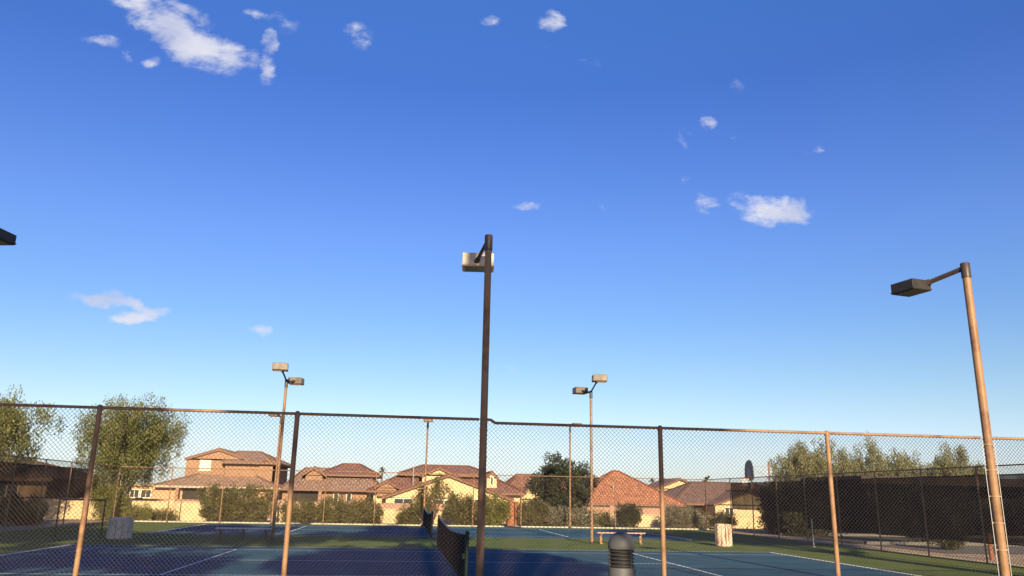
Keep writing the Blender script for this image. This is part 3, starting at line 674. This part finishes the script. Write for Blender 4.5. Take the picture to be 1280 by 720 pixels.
def window(parent, x0, x1, z0, z1, y, glass='glass', bars=1):
    """trim, pane and sill on a wall whose face is at y"""
    f = .10; m = MB()
    m.box(x0-f, x1+f, y-.05, y+.02, z1, z1+f); m.box(x0-f, x0, y-.05, y+.02, z0, z1); m.box(x1, x1+f, y-.05, y+.02, z0, z1)
    for k in range(bars):
        xm = x0 + (x1-x0)*(k+1)/(bars+1); m.box(xm-.03, xm+.03, y-.03, y-.016, z0, z1)
    w = m.build('window', M['frame'], parent)
    m = MB(); m.box(x0, x1, y-.015, y+.015, z0, z1); m.build('pane', M[glass], w)
    m = MB(); m.box(x0-f-.05, x1+f+.05, y-.09, y+.02, z0-f, z0); m.build('sill', M['frame'], w)
def porch(parent, x0, x1, z0, z1, y, mt, pillars=()):
    """recess shade under the eaves as a flat dark panel on the wall face, with posts in front"""
    m = MB(); m.box(x0, x1, y-.03, y-.005, z0, z1); m.build('porch_shade_panel', M['dark'], parent)  # no real recess: its shade is a thin dark panel before the wall
    for px in pillars:
        m = MB(); m.box(px-.18, px+.18, y-.9, y-.54, z0-2, z1); m.build('pillar', mt, parent)
def pipe(parent, x, y, z0, z1):
    m = MB(); m.tube([(x, y, z0), (x, y, z1)], .05, 8); m.lathe([(.08, z1-.02), (.09, z1+.04), (.03, z1+.1)], 8, x, y); m.build('vent_pipe', M['galv'], parent)
ZG = -1.7
# 0: house seen through the left windscreen
h = thing('house', 'tan house with dark roof at far left, seen through the left windscreen', 'house', (0, 0, 0))
wallbox(h, -52, -27.5, 42, 54, ZG, 2.4, M['stucco_tan']); hip(h, -52.6, -26.9, 41.2, 54.6, 2.45, 4.3, M['tile_brown'])
for x in (-46, -40, -35, -31): window(h, x, x+1.5, .7, 1.9, 42)
# 1: two storey pinkish house
h = thing('house', 'two storey pinkish house with pale blind window in upper gable, left of centre', 'house')
wallbox(h, -34.2, -16.2, 76, 90, ZG, 2.15, M['stucco_tan'])
wallbox(h, -34.5, -29.5, 75.7, 88, 2.15, 2.4, M['fascia_light'], 'parapet')
hip(h, -29.4, -15.5, 75.2, 91, 2.28, 4.75, M['tile_pink'], fas='fascia_light')
wallbox(h, -27.3, -19.9, 79.6, 92, 2, 5.5, M['stucco_pink'], 'upper_wall'); gable(h, -23.6, 3.7, 79.6, 92, 5.5, 6.7, M['tile_pink'], M['stucco_pink'], .2, .2)
wallbox(h, -22.6, -17.0, 79.1, 92, 2, 5.15, M['stucco_pink'], 'upper_wall'); hip(h, -22.9, -16.3, 78.4, 93, 5.2, 6.72, M['tile_pink'], rx=(-22.6, -19.8))
wallbox(h, -18.6, -17.0, 78.9, 82, 3, 5.2, M['stucco_pink'], 'upper_wall'); gable(h, -17.8, .8, 78.7, 88, 5.2, 5.7, M['tile_pink'], M['stucco_pink'], .25, .25)
window(h, -25.6, -24.5, 4.15, 5.25, 79.6, 'glass_pale', 1)
window(h, -32.6, -31.2, .9, 1.7, 76, bars=2); window(h, -30.9, -29.9, .9, 1.7, 76, bars=1)
porch(h, -26.4, -23.7, .2, 2.0, 76, M['stucco_pink'], (-26.8, -23.4)); window(h, -21.5, -19.4, .5, 1.6, 76, 'glass_pale', 2)
pipe(h, -29, 80, 3.4, 4.6)
# 2: single storey pinkish house with raised hip
h = thing('house', 'low pinkish house with wide tiled hip roof, slim windows and dark porch, behind shrubs', 'house')
wallbox(h, -15.2, -3.9, 76, 90, ZG, 2.1, M['stucco_pink'])
hip(h, -15.4, -3.2, 75.2, 91, 2.2, 4.75, M['tile_pink'], rx=(-13.6, -7))
wallbox(h, -13.0, -11.0, 78.6, 84, 2.5, 4.0, M['stucco_pink'], 'upper_wall'); gable(h, -12.0, 1.2, 78.4, 86, 4.0, 4.75, M['tile_pink'], M['stucco_pink'], .3, .3)
hip(h, -11.6, -4.2, 79, 90, 4.0, 5.42, M['tile_red'], rx=(-9.0, -6.9)); wallbox(h, -11, -4.8, 79.8, 89.4, 2, 3.95, M['stucco_pink'], 'upper_wall')
porch(h, -14.0, -11.1, .2, 2.0, 76, M['stucco_pink'], (-14.3, -10.8))
for x in (-9.25, -7.75, -5.1): window(h, x, x+.45, .75, 1.75, 76, 'glass', 0)
# 3: cream gabled house
h = thing('house', 'cream house with very wide low gable and red tile roofs, behind the centre', 'house')
wallbox(h, -3.0, 10.2, 66, 78, ZG, 1.45, M['stucco_yellow']); gable(h, 3.6, 6.7, 66, 79, 1.55, 3.92, M['tile_red'], M['stucco_yellow'], .45, .3)
wallbox(h, -4.6, 12.6, 74, 90, ZG, 2.1, M['stucco_yellow']); hip(h, -5.3, 13.2, 73.2, 91, 2.15, 4.75, M['tile_red'], rx=(-.5, 8.6))
wallbox(h, -1.0, 9.2, 79, 90, 2, 4.3, M['stucco_yellow'], 'upper_wall'); hip(h, -1.9, 9.9, 78.2, 91, 4.25, 5.5, M['tile_red'], rx=(1.2, 7.2))
wallbox(h, 1.0, 5.0, 76.2, 80, 2.6, 4.15, M['stucco_yellow'], 'upper_wall'); gable(h, 3.0, 2.0, 76.2, 84, 4.15, 5.0, M['tile_red'], M['stucco_yellow'], .3, .3)
wallbox(h, 8.7, 9.9, 75.2, 79, 2.2, 3.95, M['stucco_yellow'], 'dormer'); gable(h, 9.3, .62, 75.2, 80, 4.0, 4.6, M['tile_red'], M['stucco_yellow'], .16, .15)
window(h, 9.2, 9.42, 3.1, 3.95, 75.2, 'glass', 0)
wallbox(h, -4.2, -2.0, 73.4, 76, 1.5, 2.6, M['stucco_pink'], 'dormer'); gable(h, -3.1, 1.2, 73.2, 79, 2.65, 3.3, M['tile_red'], M['stucco_pink'], .25, .2)
window(h, -2.1, -.2, .62, 1.30, 66, 'glass', 1); window(h, 5.9, 7.1, .9, 1.36, 66, 'glass', 1); window(h, 2.2, 4.2, .2, 1.2, 66, 'glass', 1)
pipe(h, -.1, 75, 2.6, 5.0)
# 4: cream house behind the dark tree
h = thing('house', 'cream gabled house partly hidden by the dark round tree', 'house')
wallbox(h, 11.2, 22, 79, 92, ZG, 1.5, M['stucco_yellow']); hip(h, 10.4, 24, 78.2, 93, 1.6, 4.6, M['tile_red'], rx=(13.8, 19))
wallbox(h, 12.6, 17.6, 76.5, 80, ZG, 1.5, M['stucco_yellow']); gable(h, 15.1, 2.6, 76.5, 84, 1.55, 3.5, M['tile_red'], M['stucco_yellow'], .4, .35, 'fascia_light')
window(h, 14.2, 15.6, .1, 1.2, 76.5)
# 5: orange hip roof house
h = thing('house', 'house with large orange tiled pyramid roof right of the dark round tree', 'house')
wallbox(h, 19.1, 30.9, 70.9, 82, ZG, 1.05, M['stucco_tan']); hip(h, 18.2, 31.7, 70, 82.6, 1.18, 5.05, M['tile_orange'], rx=(24.6, 25.2))
window(h, 22.2, 23.3, .1, .95, 70.9, 'glass', 1); window(h, 21.4, 22.0, .1, .95, 70.9, 'glass', 0)
porch(h, 26.0, 28.8, -.1, 1.0, 70.9, M['stucco_tan'], (25.6, 29.1)); porch(h, 29.4, 30.6, -.1, 1.0, 70.9, M['stucco_tan'])
pipe(h, 23.6, 72.5, 1.8, 3.4)
# 6: brown roofed house, cream wing
h = thing('house', 'brown roofed house with cream gable wing, left of the right windscreen', 'house')
wallbox(h, 33.5, 52, 79, 92, ZG, 1.25, M['stucco_tan']); hip(h, 32.6, 53, 78.2, 93, 1.35, 4.1, M['tile_brown'], rx=(38, 47))
wallbox(h, 37.3, 46.3, 75.4, 80, ZG, 1.3, M['stucco_yellow']); gable(h, 41.8, 4.5, 75.4, 84, 1.35, 3.0, M['tile_brown'], M['stucco_yellow'], .3, .25)
window(h, 38.6, 39.6, -.1, .9, 75.4); porch(h, 33.8, 37.0, -.4, 1.15, 79, M['stucco_tan'])
# low flat roofed building across the street
h = thing('service_building', 'long low dark flat roofed building across the street behind right windscreen', 'building')
wallbox(h, 26.5, 46, 22.5, 27, -.2, 2.95, M['stucco_dark'])
m = MB(); m.box(24.9, 47.2, 20.9, 28, 2.95, 3.05); m.build('roof', M['hem'], h)
m = MB(); m.box(24.8, 47.3, 20.75, 20.9, 2.85, 3.3); m.box(24.65, 24.8, 20.75, 28, 2.85, 3.3); m.build('fascia', M['stucco_dark'], h)
for x in (25.3, 29.2, 33.1, 37.0, 40.9, 44.8): m = MB(); m.box(x-.09, x+.09, 21.2, 21.38, -.05, 2.95); m.build('post', M['bronze'], h)
for x in (28, 34, 40): m = MB(); m.box(x, x+1.0, 22.44, 22.495, -.1, 2.1); m.build('door', M['bronze'], h)
# 7: farther cream gable
h = thing('house', 'small far cream gable with brown roof seen over the brown roofed house', 'house')
wallbox(h, 42.2, 52, 115, 125, ZG, 3.6, M['stucco_yellow']); gable(h, 46.6, 4.4, 115, 126, 3.6, 5.3, M['tile_brown'], M['stucco_yellow'], .4, .4)
window(h, 45.6, 47.2, 2.2, 3.2, 115)

# ------------------------------------------------------------------ plants
def leaf_mesh(name, blobs, n, size, mt, aspect=2.2, upright=0.0, clump=.35, nclump=60, seed=0, hollow=.45):
    """n small leaf faces gathered in clumps spread through ellipsoid blobs [(x,y,z,rx,ry,rz,weight)]"""
    g = np.random.default_rng(seed + 101)
    wts = np.array([b[6] if len(b) > 6 else b[3]*b[4]*b[5] for b in blobs], float); wts /= wts.sum()
    bi = g.choice(len(blobs), nclump, p=wts); B = np.array([b[:6] for b in blobs])[bi]
    d = g.normal(size=(nclump, 3)); d /= np.linalg.norm(d, axis=1)[:, None]
    rr = (hollow + (1-hollow)*g.random(nclump)**.6)[:, None]
    cc = B[:, :3] + d*rr*B[:, 3:6]
    csz = clump*(.6 + .8*g.random(nclump)); wc = csz**2; wc /= wc.sum()
    ci = g.choice(nclump, n, p=wc)
    off = g.normal(size=(n, 3)); off /= np.maximum(np.linalg.norm(off, axis=1), 1e-6)[:, None]; off *= (g.random(n)**.5)[:, None]*csz[ci][:, None]
    off[:, 2] *= 1.0 + upright*.8
    P = cc[ci] + off
    t = g.normal(size=(n, 3)); t[:, 2] += upright*2.0; t += off/np.maximum(csz[ci][:, None], .01)*.9
    t /= np.linalg.norm(t, axis=1)[:, None]; b = np.cross(t, g.normal(size=(n, 3))); b /= np.linalg.norm(b, axis=1)[:, None]
    L_ = size*(.6 + .8*g.random(n))[:, None]; Wd = L_/aspect
    V = np.stack([P - t*L_*.5, P + b*Wd*.5, P + t*L_*.5, P - b*Wd*.5], 1).reshape(-1, 3)
    me = bpy.data.meshes.new(name); me.vertices.add(4*n); me.vertices.foreach_set('co', V.astype(np.float32).ravel())
    me.loops.add(4*n); me.loops.foreach_set('vertex_index', np.arange(4*n, dtype=np.int32)); me.polygons.add(n)
    me.polygons.foreach_set('loop_start', np.arange(0, 4*n, 4, dtype=np.int32)); me.polygons.foreach_set('loop_total', np.full(n, 4, dtype=np.int32))
    me.update(); me.validate(); me.materials.append(mt); return me, cc
def trunk_mb(base, fork, cc, r, g, nl=9, lean=.1, stems=1):
    m = MB(); base = Vector(base)
    for s in range(stems):
        b = base + Vector((g.uniform(-1, 1)*.18*(stems > 1), g.uniform(-1, 1)*.18*(stems > 1), 0)); f = Vector(fork) + Vector((g.uniform(-1, 1)*.35*(stems-1), g.uniform(-1, 1)*.35*(stems-1), 0))
        mid = b.lerp(f, .5) + Vector((g.uniform(-lean, lean), g.uniform(-lean, lean), 0))
        m.tube([b-Vector((0, 0, .1)), b+Vector((0, 0, .05)), mid, f], [r*1.35, r*1.1, r*.85, r*.7], 8)
        idx = g.choice(len(cc), min(nl, len(cc)), replace=False)
        for i in idx:
            e = Vector(cc[i]); q = f.lerp(e, .45) + Vector((g.uniform(-.2, .2), g.uniform(-.2, .2), g.uniform(0, .25)))
            m.tube([f-Vector((0, 0, .05)), q, e], [r*.5, r*.28, r*.08], 5)
            for k in range(2):
                e2 = e + Vector((g.uniform(-.5, .5), g.uniform(-.5, .5), g.uniform(0, .6))); m.tube([q.lerp(e, .4), e2], [r*.16, r*.05], 4)
    return m
SEED = [0]
def tree(name, label, cat, x, y, blobs, n, size, mt, r, fork_z, z0=None, group=None, bark='bark', stems=1, **kw):
    SEED[0] += 1; g = np.random.default_rng(SEED[0]); z0 = gz(x, y) if z0 is None else z0
    t = thing(name, label, cat, (x, y, z0), 0, group)
    me, cc = leaf_mesh('crown', blobs, n, size, mt, seed=SEED[0], **kw)
    part('crown', me, t, kind=None)
    trunk_mb((0, 0, 0), (g.uniform(-.2, .2), g.uniform(-.2, .2), fork_z), cc, r, g, stems=stems).build('trunk', M[bark], t, smooth=True)
    return t
def palo(label, x, y, w, zb, zt, n=9000, size=.17, mt='lf_palo', seed_blobs=5, grp='feathery trees', r=.13, upright=1.0, clump=.42, nclump=95, z0=None, stems=2):
    g = np.random.default_rng(SEED[0]+500); z0 = gz(x, y) if z0 is None else z0
    h = zt-zb; zc = (zt+zb)/2 - z0; B = [(0, 0, zc, w*.42, w*.40, h*.40)]
    for k in range(seed_blobs):
        a = g.uniform(0, 2*math.pi); B.append((math.cos(a)*w*.25, math.sin(a)*w*.25, zc + g.uniform(-.25, .28)*h, w*.27, w*.27, h*.24))
    return tree('feathery_tree', label, 'tree', x, y, B, n, size, M[mt], r, max(.5, (zb-z0)*.75), z0, grp, 'greybark', stems, aspect=2.6, upright=upright, clump=clump, nclump=nclump, hollow=.25)
palo('tall feathery olive tree at the left edge, above the left windscreen', -22.8, 23, 7.6, 1.9, 6.8, 40000, .145, seed_blobs=8, nclump=280)
palo('full feathery olive tree left of the two storey house, behind far fence', -19.6, 33.5, 7.2, .8, 7.6, 56000, .14, seed_blobs=10, nclump=420)
R_T = [('low pale olive canopy behind the leftmost olive trees over right windscreen', 59.6, 7.5, 3.5, 8.3), ('low pale olive canopy right behind the sunlit fence post', 70.5, 8.0, 3.5, 8.4), ('low pale olive canopy between the wide tree and the rightmost pointed tree', 80.6, 7.5, 3.5, 8.2), ('round topped olive tree farthest left of the row over right windscreen', 56.9, 6.6, 3.5, 10.0), ('tallest olive tree of the row over right windscreen', 62.2, 6.6, 4.0, 12.5), ('narrow olive tree between two taller ones over right windscreen', 66.4, 3.2, 3.5, 10.6),
       ('pointed tall olive tree right of the sunlit fence post', 70.1, 5.8, 3.5, 12.4), ('wide lower olive tree over right windscreen, between two pointed ones', 76.8, 6.6, 3.5, 10.2), ('rightmost pointed olive tree, just left of the right lamp pole', 84.2, 6.2, 3.5, 11.6), ('lowest small olive tree beside the right lamp pole', 88.6, 3.4, 3.5, 8.5)]
for lb, x, w, zb, zt in R_T: palo(lb, x, 95, w*1.25, zb-2, zt, 10000, .30, upright=1.3, clump=.62, nclump=130, r=.16, grp='olive trees beyond the right fence', z0=-1.65, mt='lf_pale')
# round dark tree
SEED[0] += 1
tree('round_tree', 'dense dark green round tree between cream and orange roofed houses', 'tree', 9.75, 33.5,
     [(0, 0, 2.55, 2.2, 2.0, 1.45), (-.4, 0, 3.75, 1.2, 1.2, .95), (.1, .2, 4.2, .7, .7, .55), (-1.5, 0, 2.5, 1.0, 1.0, 1.1), (1.5, 0, 2.7, 1.1, 1.1, 1.0), (1.6, 0, 3.5, .6, .6, .5), (0, 0, 1.4, 2.2, 1.6, .8), (-1.3, -.3, 3.7, .5, .5, .4)],
     26000, .13, M['lf_dark'], .14, 1.0, aspect=1.7, clump=.34, nclump=280, hollow=.3)
tree('small_tree', 'small tree against the cream gable behind far net, leaning right', 'tree', .5, 27.9, [(-.3, 0, 1.5, .75, .6, .9), (.35, 0, 2.1, .8, .55, .6), (-.9, 0, .9, .4, .4, .6)], 4600, .12, M['lf_ole'], .05, .8, aspect=2.4, clump=.28, nclump=60, upright=.6, stems=3, hollow=.3)
# shrubs
def shrub(name, label, x, y, w, h, mt, n=3200, size=.115, d=None, grp='shrubs along the far fence', upright=.5, z0=None, clump=.24, aspect=2.4, nclump=60):
    d = d or w*.75; n = int(n*1.7); nclump = int(nclump*1.5); w *= 1.12
    return tree(name, label, 'shrub', x, y, [(0, 0, h*.5, w*.46, d*.46, h*.46), (-w*.22, 0, h*.55, w*.26, d*.3, h*.42), (w*.22, 0, h*.45, w*.28, d*.3, h*.40), (0, 0, h*.25, w*.46, d*.4, h*.24)], n, size, M[mt], .022, h*.3, z0, grp, 'bark', 3, aspect=aspect, upright=upright, clump=clump, nclump=nclump, hollow=.35)
OL = 'oleander_shrub'
shrub(OL, 'tall bushy shrub before the two storey house, left of the left twin lamp pole', -11.9, 27.7, 2.5, 2.35, 'lf_olive', 6200, nclump=95)
shrub(OL, 'loose tall shrub directly left of the left twin lamp pole base', -9.9, 27.5, 2.5, 2.2, 'lf_ole', 6000, nclump=90)
shrub(OL, 'shrub just right of the left twin lamp pole base, below the dark porch', -7.3, 27.5, 2.1, 1.45, 'lf_ole', 3600)
shrub(OL, 'shrub below the slim windows of the low pinkish house', -5.3, 27.6, 2.4, 1.55, 'lf_ole', 4400, nclump=75)
shrub(OL, 'shrub at the right end of the low pinkish house, left of cream wall', -3.4, 27.6, 1.9, 1.4, 'lf_ole', 3400)
shrub(OL, 'hedge shrub immediately right of the small leaning tree', 2.3, 27.5, 2.2, 1.85, 'lf_ole', 4800, nclump=80)
shrub(OL, 'clipped yellowish shrub behind the centre lamp pole, left of terracotta pillar', 4.25, 27.5, 2.1, 1.8, 'lf_yel', 5200, nclump=90)
shrub(OL, 'shrub directly right of the terracotta pillar', 6.75, 27.5, 1.9, 1.65, 'lf_ole', 4200)
shrub(OL, 'low loose shrub at the foot of the cream wall near far net', -.9, 28.1, 1.2, 1.1, 'lf_ole', 1800)
SG = 'sage_shrub'
shrub(SG, 'grey sage shrub under the left half of the dark round tree', 8.2, 27.5, 1.8, 1.25, 'lf_sage', 3600)
shrub(SG, 'grey sage shrub under the right half of the dark round tree', 9.9, 27.5, 1.8, 1.1, 'lf_sage', 3400)
shrub(SG, 'large rounded grey sage shrub right of the sunlit fence post, below brown roof', 16.1, 27.6, 1.9, 1.45, 'lf_sage', 4600, nclump=80)
shrub(SG, 'smaller grey sage shrub at the right corner of the far fence', 17.6, 27.7, 1.2, 1.05, 'lf_sage', 2200)
shrub('dark_shrub', 'dark low shrub just past the right corner of the far fence', 18.9, 27.3, 1.7, .95, 'lf_dark', 2800)
shrub('dark_shrub', 'wide dark green bush in front of the orange roofed house windows', 12.85, 27.7, 1.45, 1.55, 'lf_dark', 3400)
shrub('dark_shrub', 'dry brownish shrub below the windows of the orange roofed house', 11.3, 27.8, .9, .9, 'lf_olive', 1400)
shrub('yellow_shrub', 'bright yellow green shrub at left corner of far fence', -18.1, 27.6, 2.0, 2.0, 'lf_yel', 5000, nclump=80)
shrub('yellow_shrub', 'low yellow green clump left of the pebbled litter bin, outside the corner', -16.4, 27.2, 1.5, .8, 'lf_yel', 2000)
shrub('dark_shrub', 'low dark mound at the foot of bright cream wall', -15.3, 28.4, 1.2, .5, 'lf_olive', 1300)
# dark shrubs outside the left fence
for k, (x, y, w, h, lb) in enumerate([(-19.6, 19.6, 2.3, 1.3, 'third dark shrub from left edge outside left windscreen, beside bright wall patch'), (-20.5, 15.5, 2.6, 1.5, 'dark shrub outside left windscreen near the left edge'),
                                      (-19.8, 12.3, 2.4, 1.25, 'dark shrub at the very left edge outside left windscreen'), (-21.0, 23.8, 1.9, 1.2, 'dark shrub outside left windscreen nearest its far end')]):
    shrub('dark_shrub', lb, x, y, w, h, 'lf_dark', 3600, .12, grp='dark shrubs outside the left fence')
# tall hedge shrubs outside the right fence, alongside and then across the street
q = [(20.3, 21.6, 2.4, 2.5, 'leftmost of the dark tall shrubs behind right windscreen, under the hoop arm'), (20.6, 18.9, 2.8, 2.9, 'dark tall shrub behind right windscreen, left of the sunlit fence post'),
     (21.0, 22.6, 3.0, 3.0, 'dark tall shrub behind the hoop pole outside right fence'), (24.6, 29.0, 3.4, 3.4, 'first dark tall shrub across the street, right of sunlit fence post'),
     (28.4, 29.0, 3.8, 3.6, 'second dark tall shrub across the street from left'), (32.9, 29.2, 4.0, 3.6, 'third dark tall shrub across the street from left'),
     (37.6, 29.0, 4.2, 3.6, 'dark tall shrub across the street behind the right lamp pole'), (42.6, 29.0, 4.2, 3.6, 'dark tall shrub across the street at right edge')]
for x, y, w, h, lb in q:
    shrub('hedge_shrub', lb, x, y, w, h, 'lf_dark', 5200, .17, grp='dark tall shrubs beyond the right fence', clump=.45, nclump=80)
shrub('dark_shrub', 'small dark bush on the gravel outside right fence, left of guard post', 20.9, 8.3, 1.0, 1.25, 'lf_dark', 2200, grp='dark shrubs outside the right fence')
for x, y, w, h, lb in [(26.4, 19.2+1.4, 2.8, 2.6, 'rounded dark shrub at the left end of the flat roofed building'), (30.6, 20.3, 3.2, 2.4, 'rounded dark shrub before the flat roofed building, second from its left end'),
                       (35.4, 20.4, 3.0, 2.7, 'rounded dark shrub before the flat roofed building, behind the right lamp pole'), (22.4, 12.0, 2.2, 2.7, 'dark rounded shrub at the near kerb, right of the sunlit fence post')]:
    shrub('dark_shrub', lb, x, y, w, h, 'lf_dark', 4600, .15, grp='dark shrubs outside the right fence', clump=.4, nclump=80)
# palms far behind
def palm(label, x, y, z1, s=1.0):
    z0 = ZG; t = thing('palm_tree', label, 'palm', (x, y, z0), 0, 'far palms above the roofs'); H = z1-z0; g = np.random.default_rng(int(abs(x)*10)+3)
    m = MB(); m.tube([(0, 0, 0), (.05, 0, H*.5), (0, 0, H)], [.22, .17, .15], 8); m.build('trunk', M['greybark'], t, smooth=True)
    m = MB()
    for k in range(30):
        a = g.uniform(0, 2*math.pi); el = g.uniform(-.5, 1.3); Ln = s*g.uniform(1.1, 1.6); d = Vector((math.cos(a)*math.cos(el), math.sin(a)*math.cos(el), math.sin(el)))
        p0 = Vector((0, 0, H)); sd = d.cross(Vector((0, 0, 1))).normalized()
        for sgn in range(6):
            f0, f1 = sgn/6, (sgn+1)/6
            P = lambda f: p0 + d*Ln*f + Vector((0, 0, -Ln*.45*f*f)); wv = lambda f: sd*.16*s*math.sin(math.pi*min(1, f+.08))
            m.face([P(f0)-wv(f0), P(f1)-wv(f1), P(f1)+wv(f1), P(f0)+wv(f0)])
    m.build('fronds', M['lf_olive'], t)
palm('small far palm above the low pinkish house roof ridge', -4.7, 110, 5.5, .8)
palm('far palm left of the basketball backboard, taller of two', 50.4, 112, 5.1, 1.1)
palm('far palm just left of the right windscreen, shorter', 52.9, 112, 4.3, .9)
palm('far palm top over the brown roof, right of the small far cream gable', 46.3, 130, 5.2, .8)
# far-off band of trees closing the view
g = np.random.default_rng(77); bl = []
for k in range(110):
    x = -150 + k*3.6 + g.uniform(-1, 1); bl.append((x, 150 + g.uniform(-6, 6), 1.2 + g.uniform(-.4, .8), 3.0, 2.5, 2.0 + g.uniform(0, 1.4), 1.0))
me, _ = leaf_mesh('tree_belt', bl, 26000, .7, M['lf_olive'], seed=9, clump=1.1, nclump=1500, hollow=.2)
o = bpy.data.objects.new('tree_belt', me); COL.objects.link(o); o.location = (0, 0, -1.0); o['kind'] = 'stuff'; tag(o, 'far dark belt of trees on the horizon behind the houses', 'trees')

# trees on the walkway side, behind the camera, whose shade lies across the courts
def shade(label, x, y, blobs, n=5200, size=.42, r=.22, fork=3.5, nclump=90, clump=.8):
    tree('shade_tree', label, 'tree', x, y, blobs, n, size, M['lf_olive'], r, fork, .25, 'trees behind the camera', 'bark', 1, aspect=1.8, clump=clump, nclump=nclump, hollow=.15)
shade('tall broad tree behind the camera shading the middle of the courts', 1.0, -32, [(.8, 0, 12.4, 4.3, 3, 1.75, 80), (-2.8, 0, 11.4, .9, 1, .8, 8), (-1.0, 0, 11.5, 2.6, 2, .7, 18), (2.2, 0, 11.3, 2.6, 2, .6, 14), (-.3, 0, 17.3, 3.8, 2.4, 1.0, 36), (.6, 0, 19.4, 1.8, 1.6, 2.0, 16), (1.9, 0, 7.7, .5, .8, .5, 2)], 15000, r=.35, fork=7, nclump=320, clump=.7)
shade('tall open tree behind the camera shading the left of the courts', -8.5, -32, [(3.5, 0, 11.5, .9, 1, .9, 7), (1.2, 0, 11.85, 4.2, 1.5, .3, 18), (-.5, 0, 13.2, 5.0, 3, 1.3, 17), (.5, 0, 16, 6.4, 3, 1.6, 75), (2, 0, 19.2, 2.8, 2.4, 1.8, 16)], 11500, r=.35, fork=8.5, nclump=240, clump=.7)
shade('tall tree behind the camera shading the left fence', -17, -33, [(0, 0, 18.0, 5.0, 3, 5.0, 50), (3.5, 0, 16.8, 4, 3, 2.0, 16)], 14000, r=.35, fork=8.0, nclump=260)
shade('tall tree behind the camera shading the far right corner', 16.4, -33, [(0, 0, 19.3, 4.0, 3, 2.6), (3.0, 0, 18.0, 2.6, 2.5, 2.0)], 7500, r=.35, fork=14, nclump=130)
lamp('unseen lamp pole added off the right edge to cast a shadow line, nearer the corner', (14.9, -10.2, .02), 6.42, .070, .30,  # lamp copy added out of view for its long shadow on the surround
     [dict(c=(.68, .78, 6.11), rz=math.radians(-12), size=(.48, .58, .19), armfrom=(0, 0, 6.33), armto=(.44, .54, 6.15), mt='housing_shaded', ar=.05)])
lamp('unseen lamp pole added off the right edge to cast a shadow line, outside the corner', (15.9, -10.6, .04), 6.42, .070, .30,  # second added copy, out of view, for the parallel shadow line
     [dict(c=(.68, .78, 6.11), rz=math.radians(-12), size=(.48, .58, .19), armfrom=(0, 0, 6.33), armto=(.44, .54, 6.15), mt='housing_shaded', ar=.05)])
